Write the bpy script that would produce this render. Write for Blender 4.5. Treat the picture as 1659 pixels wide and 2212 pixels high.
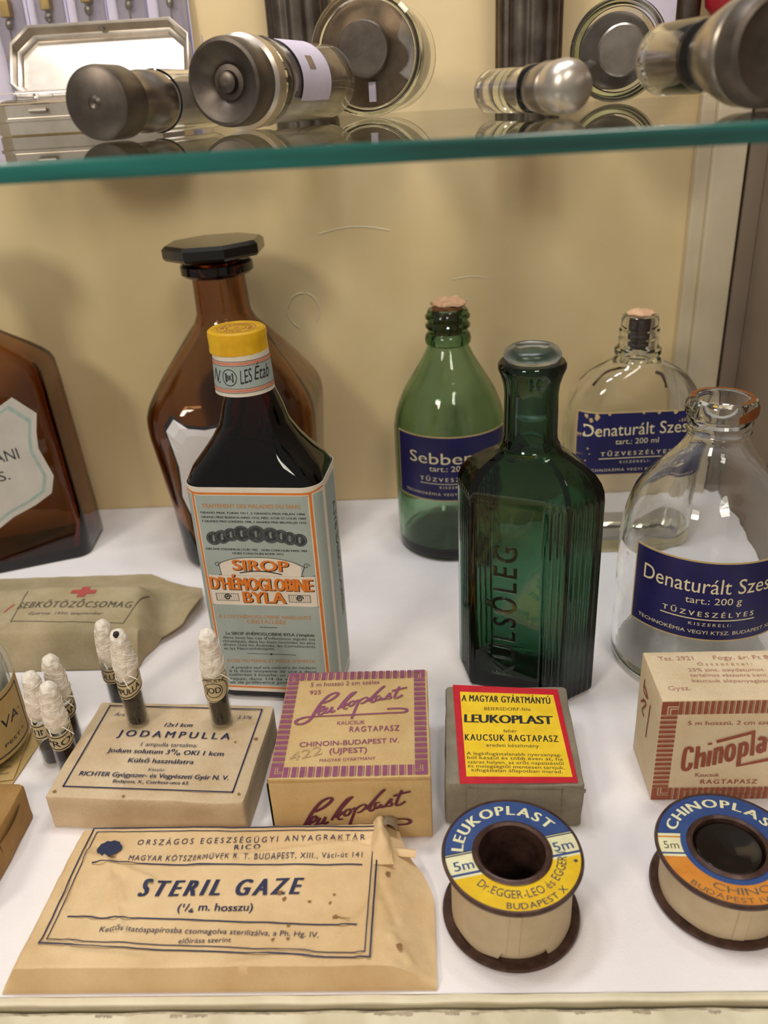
import bpy, bmesh, math, random
from math import sin, cos, pi, radians, sqrt, hypot
from mathutils import Matrix, Vector, noise

for o in list(bpy.data.objects):
    bpy.data.objects.remove(o, do_unlink=True)
SC = bpy.context.scene
COL = SC.collection
U = 0.01                      # every length below is in centimetres
random.seed(4)

# ------------------------------------------------------------------ camera
cd = bpy.data.cameras.new('camera')
cam = bpy.data.objects.new('camera', cd)
COL.objects.link(cam)
cam.matrix_world = Matrix(((0.99833524, 0.03519234, 0.04569733, 0.0),
                           (0.02521134, 0.44633182, -0.89451232, 0.0),
                           (-0.05187615, 0.89417527, 0.44470154, 0.23),
                           (0, 0, 0, 1)))
cd.sensor_fit = 'HORIZONTAL'
cd.sensor_width = 36.0
cd.lens = 36.0 * 1795.8147 / 1659.0
cd.clip_start = 0.01
cd.clip_end = 20
cd.dof.use_dof = True
cd.dof.focus_distance = 0.31
cd.dof.aperture_fstop = 19.0
SC.camera = cam

# ------------------------------------------------------------------ world, lights, exposure
SC.view_settings.view_transform = 'Standard'
SC.view_settings.look = 'None'
SC.view_settings.gamma = 1.0
SC.view_settings.use_curve_mapping = False
SC.view_settings.exposure = -0.08
SC.cycles.max_bounces = 24
SC.cycles.transmission_bounces = 20
SC.cycles.glossy_bounces = 8
SC.cycles.diffuse_bounces = 5
SC.cycles.sample_clamp_indirect = 8.0
w = bpy.data.worlds.new('room_light')
SC.world = w
w.use_nodes = True
w.node_tree.nodes['Background'].inputs[0].default_value = (1.0, 0.92, 0.84, 1)
w.node_tree.nodes['Background'].inputs[1].default_value = 0.30


def area_light(name, loc, target, size, power, col, size_y=None):
    l = bpy.data.lights.new(name, 'AREA')
    l.energy = power
    l.color = col
    l.size = size * U
    if size_y:
        l.shape = 'RECTANGLE'
        l.size_y = size_y * U
    o = bpy.data.objects.new(name, l)
    COL.objects.link(o)
    o.location = [c * U for c in loc]
    d = Vector(target) - Vector(loc)
    o.rotation_euler = d.to_track_quat('-Z', 'Y').to_euler()
    return o


for k, (lx, ly) in enumerate(((-26, 24), (-12, 34), (1, 24), (14, 34))):
    area_light('cabinet_lamp', (lx, ly, 78), (lx * 0.7, ly + 1, 0), 9, 0.95, (0.97, 0.96, 1.0))
area_light('room_lamp_near', (-75, -78, 95), (0, 35, 8), 26, 8.0, (1.0, 0.90, 0.78))
area_light('room_lamp_far', (30, -80, 110), (0, 35, 8), 30, 5.0, (1.0, 0.89, 0.77))


# ------------------------------------------------------------------ colours and materials
def hx(h):
    h = h.lstrip('#')
    c = [int(h[i:i + 2], 16) / 255 for i in (0, 2, 4)]
    return tuple((x / 12.92 if x <= 0.04045 else ((x + 0.055) / 1.055) ** 2.4) for x in c) + (1,)


def base_mat(name):
    m = bpy.data.materials.new(name)
    m.use_nodes = True
    nt = m.node_tree
    return m, nt, nt.nodes['Principled BSDF']


def solid(name, col, col2=None, scale=60, rough=0.6, metal=0.0, bump=0.0, bscale=400, lo=0.35, hi=0.65,
          spec=0.5, coat=0.0, grain=0.0, detail=6, stretch=(1, 1, 1)):
    m, nt, p = base_mat(name)
    N, L = nt.nodes.new, nt.links.new
    p.inputs['Roughness'].default_value = rough
    p.inputs['Metallic'].default_value = metal
    p.inputs['Specular IOR Level'].default_value = spec
    p.inputs['Coat Weight'].default_value = coat
    p.inputs['Base Color'].default_value = hx(col)
    tc = N('ShaderNodeTexCoord')
    mp = N('ShaderNodeMapping')
    mp.inputs['Scale'].default_value = stretch
    L(tc.outputs['Object'], mp.inputs['Vector'])
    if col2:
        n = N('ShaderNodeTexNoise')
        n.inputs['Scale'].default_value = scale
        n.inputs['Detail'].default_value = detail
        n.inputs['Roughness'].default_value = 0.6
        L(mp.outputs[0], n.inputs['Vector'])
        r = N('ShaderNodeValToRGB')
        r.color_ramp.elements[0].position = lo
        r.color_ramp.elements[1].position = hi
        r.color_ramp.elements[0].color = hx(col)
        r.color_ramp.elements[1].color = hx(col2)
        L(n.outputs['Fac'], r.inputs[0])
        out = r.outputs[0]
        if grain:
            g = N('ShaderNodeTexNoise')
            g.inputs['Scale'].default_value = 2500
            L(mp.outputs[0], g.inputs['Vector'])
            mx = N('ShaderNodeMix')
            mx.data_type = 'RGBA'
            mx.blend_type = 'OVERLAY'
            mx.inputs['Factor'].default_value = grain
            L(out, mx.inputs['A'])
            L(g.outputs['Fac'], mx.inputs['B'])
            out = mx.outputs['Result']
        L(out, p.inputs['Base Color'])
    if bump:
        b = N('ShaderNodeBump')
        b.inputs['Strength'].default_value = bump
        b.inputs['Distance'].default_value = 0.0006
        n2 = N('ShaderNodeTexNoise')
        n2.inputs['Scale'].default_value = bscale
        n2.inputs['Detail'].default_value = 5
        L(mp.outputs[0], n2.inputs['Vector'])
        L(n2.outputs['Fac'], b.inputs['Height'])
        L(b.outputs[0], p.inputs['Normal'])
    return m


def glassy(name, t_per_cm, rough=0.0, ior=1.5, wave=0.0, wscale=60):
    """glass whose colour comes from absorption inside it: t_per_cm = what 1 cm lets through"""
    m, nt, p = base_mat(name)
    nt.nodes.remove(p)
    N, L = nt.nodes.new, nt.links.new
    g = N('ShaderNodeBsdfGlass')
    g.inputs['IOR'].default_value = ior
    g.inputs['Roughness'].default_value = rough
    g.inputs['Color'].default_value = (1, 1, 1, 1)
    out = nt.nodes['Material Output']
    L(g.outputs[0], out.inputs['Surface'])
    s = [-math.log(max(t, 1e-6)) * 100 for t in t_per_cm]
    d = max(s)
    a = N('ShaderNodeVolumeAbsorption')
    a.inputs['Color'].default_value = tuple(1 - x / d for x in s) + (1,)
    a.inputs['Density'].default_value = d
    L(a.outputs[0], out.inputs['Volume'])
    if wave:
        tc = N('ShaderNodeTexCoord')
        n = N('ShaderNodeTexNoise')
        n.inputs['Scale'].default_value = wscale
        n.inputs['Detail'].default_value = 2
        L(tc.outputs['Object'], n.inputs['Vector'])
        b = N('ShaderNodeBump')
        b.inputs['Strength'].default_value = wave
        b.inputs['Distance'].default_value = 0.002
        L(n.outputs['Fac'], b.inputs['Height'])
        L(b.outputs[0], g.inputs['Normal'])
    return m


M = {}
M['cloth'] = solid('white_cotton', '#f2ece9', '#e9e2e2', 18, 0.9, bump=0.25, bscale=1500, spec=0.2)
M['wall'] = solid('cream_paint', '#dfc694', '#e5ce9f', 14, 0.55, bump=0.12, bscale=90, spec=0.3)
M['trim'] = solid('ivory_gloss_paint', '#dccdb0', '#d2c1a2', 30, 0.4, bump=0.15, bscale=120)
M['rail'] = solid('worn_cream_paint', '#e3d9bd', '#d0c5a4', 40, 0.45, bump=0.3, bscale=200)
M['side'] = solid('taupe_paint', '#8d7b6c', '#84735f', 20, 0.6)
M['groove'] = solid('gap_dirt_and_shade', '#2c241b', '#5d503e', 90, 0.9)  # dirty brown of the gaps; also the shade painted in the box slot
M['dirt'] = solid('dark_dirt', '#9a8c74', '#b3a68c', 300, 0.9)
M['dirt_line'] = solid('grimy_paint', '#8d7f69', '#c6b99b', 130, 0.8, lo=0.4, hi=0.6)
M['jbox'] = solid('buff_card', '#cfb998', '#c0a784', 60, 0.75, bump=0.25, bscale=500, grain=0.25, spec=0.25)
M['kraft'] = solid('tan_card', '#cbad7a', '#c0a06c', 80, 0.75, bump=0.2, bscale=600, grain=0.3, spec=0.25)
M['grey_card'] = solid('grey_card', '#8c8371', '#7c735f', 90, 0.7, bump=0.35, bscale=400, grain=0.25, spec=0.3)
M['cream_card'] = solid('cream_card', '#dcc9a8', '#d3bd98', 70, 0.75, bump=0.2, bscale=600, grain=0.25, spec=0.25)
M['gauze_paper'] = solid('aged_paper', '#e3c699', '#cba876', 35, 0.65, bump=0.6, bscale=110, grain=0.15, spec=0.3, lo=0.3, hi=0.75)
M['pack'] = solid('khaki_paper', '#b0a081', '#a0906d', 50, 0.8, bump=0.35, bscale=250, grain=0.3, spec=0.2)
M['brown_box'] = solid('brown_paper', '#a5804d', '#93703f', 60, 0.75, bump=0.4, bscale=180, grain=0.25, spec=0.25)
M['leaf'] = solid('yellowed_paper', '#c9ac74', '#b99a60', 70, 0.75, bump=0.3, bscale=250, spec=0.25)
M['stain'] = solid('brown_stain', '#7d5a33', '#8f6a40', 300, 0.8)
M['navy'] = solid('navy_ink', '#1d2142', '#262a4a', 500, 0.6)
M['black'] = solid('black_ink', '#1c1a1d', '#2a2729', 500, 0.6)
M['grey_ink'] = solid('grey_ink', '#4d4638', '#6b614b', 500, 0.7)
M['faded'] = solid('faded_ink', '#7c6c55', '#8f7d62', 500, 0.7)
M['purple'] = solid('plum_ink', '#814260', '#8d4d69', 400, 0.65)
M['plum_dark'] = solid('dark_plum_ink', '#5a1f33', '#652a3c', 400, 0.6)
M['pencil'] = solid('pencil', '#a98f66', '#b39869', 500, 0.7)
M['rust'] = solid('rust_ink', '#9b5138', '#8c4630', 500, 0.65)
M['rust_light'] = solid('pale_rust_ink', '#b98a76', '#a87865', 500, 0.65)
M['red'] = solid('red_print', '#c8202f', '#b71c2a', 200, 0.4)
M['red_cross'] = solid('faded_red_ink', '#b0504a', '#a4463f', 300, 0.7)
M['yellow'] = solid('yellow_print', '#f0cb2c', '#e6bd22', 200, 0.45)
M['cream'] = solid('cream_print', '#e8dcb4', '#dfd2a8', 200, 0.45)
M['blue_tin'] = solid('blue_lacquer', '#2a437a', '#344d80', 200, 0.3)
M['yellow_tin'] = solid('yellow_lacquer', '#e6bf1e', '#d9ae1c', 200, 0.3)
M['cream_tin'] = solid('cream_lacquer', '#e4dfb5', '#d9d2a6', 200, 0.3)
M['orange_tin'] = solid('orange_lacquer', '#d48a35', '#c67c2c', 200, 0.28)
M['brown_tin'] = solid('brown_tin', '#3d2a24', '#5a4036', 250, 0.38, metal=0.3, bump=0.2, bscale=500)
M['plug'] = solid('black_plug', '#0d0806', None, rough=0.12, coat=0.5)
M['tape'] = solid('cream_tape', '#c4b08f', '#b7a281', 80, 0.75, bump=0.2, bscale=900)
M['label_grey'] = solid('blue_grey_label', '#a7b3ad', '#9ca8a2', 60, 0.55, grain=0.1)
M['label_white'] = solid('ivory_label', '#e6dccd', '#dcd0bd', 60, 0.55)
M['orange'] = solid('orange_ink', '#df7d26', '#d37421', 300, 0.55)
M['orange_pale'] = solid('pale_orange_ink', '#c08a52', '#b87f48', 300, 0.55)
M['pink'] = solid('salmon_ink', '#d98a6e', '#cf7f64', 300, 0.55)
M['medal'] = solid('medal_ink', '#2a2f33', '#4e5557', 700, 0.5, lo=0.45, hi=0.7)
M['medal_light'] = solid('medal_highlight', '#6d7675', '#8a9390', 500, 0.5)
M['yellow_cap'] = solid('yellow_seal', '#f0bd12', '#dda50e', 120, 0.45, bump=0.6, bscale=120)
M['navy_label'] = solid('navy_label', '#1b1a4a', '#22215a', 80, 0.4, spec=0.4)
M['gold'] = solid('tan_border', '#c3ab7c', '#b79d6c', 300, 0.5)
M['white_label'] = solid('white_paper', '#d9d3d2', '#cfc8c6', 60, 0.5)
M['shield'] = solid('grey_white_label', '#c9c2b9', '#bcb5aa', 50, 0.55)
M['teal_line'] = solid('teal_line', '#93aaa0', '#a5b3aa', 300, 0.6)
M['cork'] = solid('cork', '#b07a4e', '#8a5a36', 250, 0.8, bump=0.8, bscale=400)
M['cork_top'] = solid('torn_cork', '#e6bd98', '#cfa07a', 250, 0.8, bump=0.8, bscale=300)
M['cork_dark'] = solid('dark_cork', '#3b2a20', '#4b372a', 250, 0.8)
M['black_glass'] = solid('black_glass', '#100d0a', None, rough=0.16, coat=0.3)
M['gauze'] = solid('cotton_gauze', '#efe6d8', '#ded2bf', 500, 0.95, bump=1.0, bscale=700, spec=0.1)
M['thread'] = solid('cotton_thread', '#efe6d8', None, rough=0.95, spec=0.1)
M['iodine'] = solid('iodine', '#1a0b0a', '#2a1211', 200, 0.12)
M['band'] = solid('ampoule_label', '#cbb890', '#bfab82', 200, 0.6)
M['steel'] = solid('tarnished_steel', '#b5aca0', '#8d8479', 60, 0.3, metal=1.0, bump=0.05, bscale=200)
M['steel_dark'] = solid('dark_steel', '#746b62', '#574f48', 80, 0.42, metal=1.0, bump=0.06, bscale=200)
M['nickel'] = solid('nickel_plate', '#dcd3c6', '#bdb2a2', 40, 0.34, metal=1.0, bump=0.03, bscale=80)
M['bronze'] = solid('bronze_plate', '#84705a', '#5f4f3d', 90, 0.4, metal=1.0, bump=0.05, bscale=200)
M['brass'] = solid('brass_hub', '#b59a63', '#a08650', 80, 0.35, metal=1.0)
M['rubber'] = solid('dark_rubber', '#2b2a28', '#373431', 200, 0.5)
M['red_rubber'] = solid('red_rubber', '#b5222f', '#9c1c28', 200, 0.4)
M['card'] = solid('lilac_card', '#cfc6d4', '#c6bdcc', 60, 0.6)
M['lilac_line'] = solid('lilac_line', '#7f78ab', '#8d86b3', 200, 0.6)
M['rust_stain'] = solid('rust_stain', '#6e3a12', '#84491a', 300, 0.5)
M['powder'] = solid('white_wadding', '#d6d2cc', '#c4bfb8', 120, 0.9, bump=0.8, bscale=150)

M['g_clear'] = glassy('clear_glass', (0.93, 0.95, 0.91), wave=0.12)
M['g_thin'] = glassy('thin_clear_glass', (0.9, 0.93, 0.88))
M['g_frost'] = glassy('frosted_glass', (0.86, 0.88, 0.88), rough=0.3)
M['g_green'] = glassy('green_glass', (0.085, 0.24, 0.10), wave=0.15)
M['g_dark'] = glassy('dark_green_glass', (0.010, 0.058, 0.022), wave=0.3, wscale=45)
M['g_amber'] = glassy('amber_glass', (0.19, 0.055, 0.011), wave=0.2, wscale=40)
M['g_amber_deep'] = glassy('deep_amber_glass', (0.17, 0.038, 0.006), wave=0.2, wscale=40)
M['g_syrup'] = glassy('dark_syrup_glass', (0.2, 0.018, 0.007), wave=0.1)
M['g_shelf'] = glassy('shelf_glass', (0.80, 0.962, 0.945), ior=1.52)
def thin_glass(name, tint, rough=0.0):
    """thin panes and walls: straight-through transmission with a Fresnel reflection"""
    m, nt, p = base_mat(name)
    nt.nodes.remove(p)
    N, L = nt.nodes.new, nt.links.new
    t = N('ShaderNodeBsdfTransparent')
    t.inputs['Color'].default_value = tint + (1,)
    g = N('ShaderNodeBsdfGlossy')
    g.inputs['Roughness'].default_value = rough
    lw = N('ShaderNodeLayerWeight')
    lw.inputs['Blend'].default_value = 0.5
    pw = N('ShaderNodeMath')
    pw.operation = 'POWER'
    pw.inputs[1].default_value = 4.5
    L(lw.outputs['Facing'], pw.inputs[0])
    f = N('ShaderNodeMath')
    f.operation = 'MULTIPLY_ADD'
    f.inputs[1].default_value = 0.95
    f.inputs[2].default_value = 0.03
    L(pw.outputs[0], f.inputs[0])
    x = N('ShaderNodeMixShader')
    L(f.outputs[0], x.inputs[0])
    L(t.outputs[0], x.inputs[1])
    L(g.outputs[0], x.inputs[2])
    L(x.outputs[0], nt.nodes['Material Output'].inputs['Surface'])
    return m


M['g_pane'] = thin_glass('shelf_pane', (0.965, 0.985, 0.978))
M['g_wall'] = thin_glass('thin_glass_wall', (0.95, 0.96, 0.94), 0.02)
M['shelf_edge'] = solid('polished_green_edge', '#0a4038', '#15877b', 14, 0.2, coat=0.8, stretch=(0.5, 4, 12), lo=0.38, hi=0.78)
M['plastic'] = glassy('clear_plastic', (0.97, 0.96, 0.99), rough=0.08, ior=1.45)


# ------------------------------------------------------------------ mesh helpers
class MB:
    def __init__(s):
        s.v, s.f = [], []

    def add(s, v, f):
        n = len(s.v)
        s.v += [tuple(p) for p in v]
        s.f += [tuple(i + n for i in q) for q in f]
        return s

    def xf(s, fn):
        s.v = [tuple(fn(*p)) for p in s.v]
        return s

    def merge(s, o):
        return s.add(o.v, o.f)

    def loft(s, rings, cap0=True, cap1=True, closed=True):
        n = len(rings[0])
        v = [p for r in rings for p in r]
        f = []
        for i in range(len(rings) - 1):
            for j in range(n if closed else n - 1):
                k = (j + 1) % n
                f.append((i * n + j, i * n + k, (i + 1) * n + k, (i + 1) * n + j))
        if cap0:
            f.append(tuple(reversed(range(n))))
        if cap1:
            f.append(tuple(range((len(rings) - 1) * n, len(rings) * n)))
        return s.add(v, f)

    def lathe(s, prof, n=64, cap0=True, cap1=True, cx=0, cy=0):
        return s.loft([[(cx + r * cos(2 * pi * j / n), cy + r * sin(2 * pi * j / n), z) for j in range(n)] for r, z in prof], cap0, cap1)

    def box(s, x0, x1, y0, y1, z0, z1):
        v = [(x, y, z) for z in (z0, z1) for y in (y0, y1) for x in (x0, x1)]
        return s.add(v, [(0, 2, 3, 1), (4, 5, 7, 6), (0, 1, 5, 4), (2, 6, 7, 3), (0, 4, 6, 2), (1, 3, 7, 5)])

    def tube(s, path, r, n=8):
        rings = []
        P = [Vector(p) for p in path]
        for i, p in enumerate(P):
            t = (P[min(i + 1, len(P) - 1)] - P[max(i - 1, 0)])
            t = t.normalized() if t.length > 1e-9 else Vector((0, 0, 1))
            a = t.orthogonal().normalized() if i == 0 else (a - t * a.dot(t)).normalized()
            b = t.cross(a)
            rr = r[i] if isinstance(r, (list, tuple)) else r
            rings.append([tuple(p + (a * cos(2 * pi * j / n) + b * sin(2 * pi * j / n)) * rr) for j in range(n)])
        return s.loft(rings)

    def poly(s, pts, fn):
        return s.add([fn(u, v) for u, v in pts], [tuple(range(len(pts)))])

    def grid(s, nu, nv, fn):
        v = [fn(i / nu, j / nv) for j in range(nv + 1) for i in range(nu + 1)]
        f = [(j * (nu + 1) + i, j * (nu + 1) + i + 1, (j + 1) * (nu + 1) + i + 1, (j + 1) * (nu + 1) + i) for j in range(nv) for i in range(nu)]
        return s.add(v, f)

    def line(s, a, b, wd, fn, n=1):
        """a straight printed line from a to b, drawn on the surface fn(u, v)"""
        dx, dy = b[0] - a[0], b[1] - a[1]
        l = hypot(dx, dy)
        px, py = -dy / l * wd / 2, dx / l * wd / 2
        ex, ey = dx / l * wd / 2, dy / l * wd / 2
        a = (a[0] - ex, a[1] - ey)
        dx, dy = dx + 2 * ex, dy + 2 * ey
        pts = []
        for i in range(n + 1):
            t = i / n
            x, y = a[0] + dx * t, a[1] + dy * t
            pts += [fn(x - px, y - py), fn(x + px, y + py)]
        return s.add(pts, [(2 * i, 2 * i + 2, 2 * i + 3, 2 * i + 1) for i in range(n)])

    def frame(s, c, wd, fn, n=1):
        for i in range(len(c)):
            s.line(c[i], c[(i + 1) % len(c)], wd, fn, n)
        return s

    def stroke(s, pts, wd, fn, sub=4, taper=False, smooth=True, lift=0.0):
        """a pen stroke along pts; a brush taper when asked"""
        P = [Vector(p) for p in pts]
        if smooth and len(P) > 2:
            Q = []
            for i in range(len(P) - 1):
                p0, p1, p2, p3 = P[max(i - 1, 0)], P[i], P[i + 1], P[min(i + 2, len(P) - 1)]
                for k in range(sub):
                    t = k / sub
                    Q.append(0.5 * ((2 * p1) + (p2 - p0) * t + (2 * p0 - 5 * p1 + 4 * p2 - p3) * t * t + (3 * p1 - p0 - 3 * p2 + p3) * t ** 3))
            Q.append(P[-1])
            P = Q
        v = []
        for i, p in enumerate(P):
            t = P[min(i + 1, len(P) - 1)] - P[max(i - 1, 0)]
            t = t.normalized() if t.length > 1e-9 else Vector((1, 0))
            nn = Vector((-t.y, t.x))
            ww = wd / 2
            if taper:
                ww *= 0.62 + 0.55 * abs(t.y)
            if not smooth and 0 < i < len(P) - 1:
                ta, tb = (p - P[i - 1]).normalized(), (P[i + 1] - p).normalized()
                ww /= max(0.45, Vector((-ta.y, ta.x)).dot(nn))
            gn = lifted(fn, lift + 0.00006 * i) if lift else fn
            v += [gn(*(p + nn * ww)), gn(*(p - nn * ww))]
        return s.add(v, [(2 * i, 2 * i + 1, 2 * i + 3, 2 * i + 2) for i in range(len(P) - 1)])


def obj(name, mb, mat, parent=None, loc=None, rot=None, smooth=35, bevel=0):
    me = bpy.data.meshes.new(name)
    me.from_pydata([(x * U, y * U, z * U) for x, y, z in mb.v], [], mb.f)
    bm = bmesh.new()
    bm.from_mesh(me)
    if bevel:
        bmesh.ops.bevel(bm, geom=list(bm.edges), offset=bevel * U, segments=3, profile=0.6, affect='EDGES')
    bmesh.ops.recalc_face_normals(bm, faces=bm.faces)
    bm.to_mesh(me)
    bm.free()
    if smooth:
        me.shade_smooth()
        me.set_sharp_from_angle(angle=radians(smooth))
    me.materials.append(M[mat])
    o = bpy.data.objects.new(name, me)
    COL.objects.link(o)
    if parent:
        o.parent = parent
    if loc:
        o.location = [c * U for c in loc]
    if rot:
        o.rotation_euler = rot
    return o


def ink(name, mb, mat, parent, label=None):
    """flat print: no bevel, no normal fixing needed beyond facing out"""
    o = obj(name, mb, mat, parent, smooth=0)
    if label:
        o['label'] = label
    return o


def thing(name, label, cat, loc=(0, 0, 0), rz=0, group=None):
    o = bpy.data.objects.new(name, None)
    o.empty_display_size = 0.01
    COL.objects.link(o)
    o.location = [c * U for c in loc]
    o.rotation_euler = (0, 0, radians(rz))
    return tag(o, label, cat, group)


def tag(o, label, cat, group=None):
    o['label'] = label
    o['category'] = cat
    if group:
        o['group'] = group
    return o


def struct(name, mb, mat, **k):
    o = obj(name, mb, mat, **k)
    o['kind'] = 'structure'
    return o


# ------------------------------------------------------------------ lettering
_tc = {}
STY = {'n': 0, 't': 0, 'b': 0, 'm': 0, 'x': 0, 'i': 0.2, 'bi': 0.2, 'xi': 0.2, 'o': 0, 'O': 0, 'l': 0, 's': 0}
WIDE = {'JODAMPULLA': 1.5, 'STERIL GAZE': 1.45, 'ORSZÁGOS EGESZSÉGÜGYI ANYAGRAKTÁR': 1.5, 'KAUCSUK RAGTAPASZ': 1.25, 'RICO': 1.4, 'TŰZVESZÉLYES': 1.5, 'RAGTAPASZ': 1.2, 'A MAGYAR GYÁRTMÁNYÚ': 1.15,
        'Összetétel:': 1.5, 'MAGYAR KÖTSZERMŰVEK R. T. BUDAPEST, XIII., Váci-út 141': 1.2, 'SEBKÖTÖZŐCSOMAG': 1.2, 'TECHNOKÉMIA VEGYI KTSZ. BUDAPEST': 1.25, 'KISZERELI:': 1.4}
STRIKE = {'b': 0.028, 'bi': 0.028, 'm': 0.012, 'x': 0.06, 'xi': 0.06, 'o': 0.025, 'O': 0.07, 's': 0.06}


def lifted(fn, l):
    def g(u, v):
        p = Vector(fn(u, v))
        n = (Vector(fn(u + 1e-3, v)) - p).cross(Vector(fn(u, v + 1e-3)) - p)
        return tuple(p + n.normalized() * l)
    return g


def glyphs(s, off):
    k = (s, off)
    if k not in _tc:
        c = bpy.data.curves.new('lettering', 'FONT')
        c.body = s
        c.space_character = WIDE.get(s, 1.0)
        c.resolution_u = 3
        o = bpy.data.objects.new('lettering', c)
        me = o.to_mesh()
        v = [(p.co.x, p.co.y) for p in me.vertices]
        f = [tuple(q.vertices) for q in me.polygons]
        o.to_mesh_clear()
        bpy.data.objects.remove(o)
        bpy.data.curves.remove(c)
        _tc[k] = (v, f)
    return _tc[k]


def write(mb, s, u0, v0, u1, v1, h, sty, fn):
    """lettering s from (u0, v0) to (u1, v1) along its baseline, capitals h tall, on the surface fn(u, v)"""
    off, sh = 0, STY[sty]
    v, f = glyphs(s, off)
    if not v:
        return
    xa, xb = min(p[0] for p in v), max(p[0] for p in v)
    du, dv = u1 - u0, v1 - v0
    l = hypot(du, dv)
    ex, ey = du / l, dv / l
    k = STRIKE.get(sty, 0)
    for st, sx in enumerate(((-k, k) if k < 0.03 else (-k, 0, k)) if k else (0,)):
        out = []
        gn = lifted(fn, 0.0012 * st) if st else fn
        for x, y in v:
            yy = y / 0.69 * h
            xx = (x - xa) / (xb - xa) * l + sh * yy + sx * h
            out.append(gn(u0 + ex * xx - ey * yy, v0 + ey * xx + ex * yy))
        mb.add(out, f)


def write_arc(mb, s, r, a0, a1, h, sty, fn, inward=False):
    """lettering along an arc of radius r from angle a0 to a1 (degrees)"""
    off, sh = 0, STY[sty]
    ws = []
    for ch in s:
        v, f = glyphs(ch, off)
        ws.append(max(p[0] for p in v) - min(p[0] for p in v) + 0.14 if v else 0.3)
    tot, acc = sum(ws), 0
    for ch, wd in zip(s, ws):
        v, f = glyphs(ch, off)
        if v:
            xa = min(p[0] for p in v)
            a = radians(a0 + (a1 - a0) * (acc + wd / 2) / tot)
            span = abs(radians(a1 - a0)) * r * (wd - 0.14) / tot
            k = span / (wd - 0.14)
            kk = STRIKE.get(sty, 0)
            for st, sx in enumerate((-kk, 0, kk) if kk else (0,)):
                out = []
                gn = lifted(fn, 0.0012 * st) if st else fn
                for x, y in v:
                    xx, yy = (x - xa) * k - span / 2 + sx * h, y / 0.69 * h
                    if inward:
                        out.append(gn((r - yy) * cos(a) - xx * sin(a), (r - yy) * sin(a) + xx * cos(a)))
                    else:
                        out.append(gn((r + yy) * cos(a) + xx * sin(a), (r + yy) * sin(a) - xx * cos(a)))
                mb.add(out, f)
        acc += wd


def flat(z):
    return lambda u, v: (u, v, z)


def front(y):
    return lambda u, v: (u, y, v)


def roundface(r):
    return lambda u, v: (r * sin(u / r), -r * cos(u / r), v)


def sstep(a, b, x):
    t = min(1, max(0, (x - a) / (b - a)))
    return t * t * (3 - 2 * t)


def nz(x, y, z=0.0, s=1.0):
    return noise.noise(Vector((x * s, y * s, z * s)))


def rrect(a, b, rad, n=64):
    """n points round a rectangle of half sizes a, b whose corners have radius rad, evenly spread by angle"""
    out = []
    per = max(1, n // 4)
    rad = min(rad, a, b)
    for q, (sx, sy) in enumerate(((1, 1), (-1, 1), (-1, -1), (1, -1))):
        for k in range(per):
            t = pi / 2 * (q + k / (per - 1))
            out.append((sx * (a - rad) + rad * cos(t), sy * (b - rad) + rad * sin(t)))
    return out


def circ(r, n=64):
    per = n // 4
    return [(r * cos(pi / 2 * (q + k / (per - 1))), r * sin(pi / 2 * (q + k / (per - 1)))) for q in range(4) for k in range(per)]


def round_poly(P, rad, per=14):
    """corners of polygon P (counter-clockwise) rounded by rad"""
    out = []
    n = len(P)
    for i in range(n):
        p, a, c = Vector(P[i]), Vector(P[i - 1]), Vector(P[(i + 1) % n])
        u, w_ = (a - p).normalized(), (c - p).normalized()
        half = u.angle(w_) / 2
        d = min(rad / math.tan(half), (a - p).length * 0.45, (c - p).length * 0.45)
        r_ = d * math.tan(half)
        ctr = p + (u + w_).normalized() * (r_ / sin(half))
        s, e = p + u * d - ctr, p + w_ * d - ctr
        a0, a1 = math.atan2(s.y, s.x), math.atan2(e.y, e.x)
        while a1 < a0:
            a1 += 2 * pi
        for k in range(per):
            t = a0 + (a1 - a0) * k / (per - 1)
            out.append((ctr.x + r_ * cos(t), ctr.y + r_ * sin(t)))
    return out


def shell(outer, inner, mb=None):
    """a hollow vessel: outer rings from the base up, then inner rings from the mouth down"""
    mb = mb or MB()
    return mb.loft(outer + inner, True, True)


def rings(spec):
    """spec: (z, outline points)"""
    return [[(x, y, z) for x, y in pts] for z, pts in spec]


def curve_z(keys, n):
    """smooth list of tuples through keys (Catmull-Rom)"""
    out = []
    for i in range(len(keys) - 1):
        p0, p1, p2, p3 = keys[max(i - 1, 0)], keys[i], keys[i + 1], keys[min(i + 2, len(keys) - 1)]
        for k in range(n):
            t = k / n
            out.append(tuple(0.5 * (2 * b + (c - a) * t + (2 * a - 5 * b + 4 * c - d) * t * t + (3 * b - a - 3 * c + d) * t ** 3)
                             for a, b, c, d in zip(p0, p1, p2, p3)))
    out.append(tuple(keys[-1]))
    return out


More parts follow.
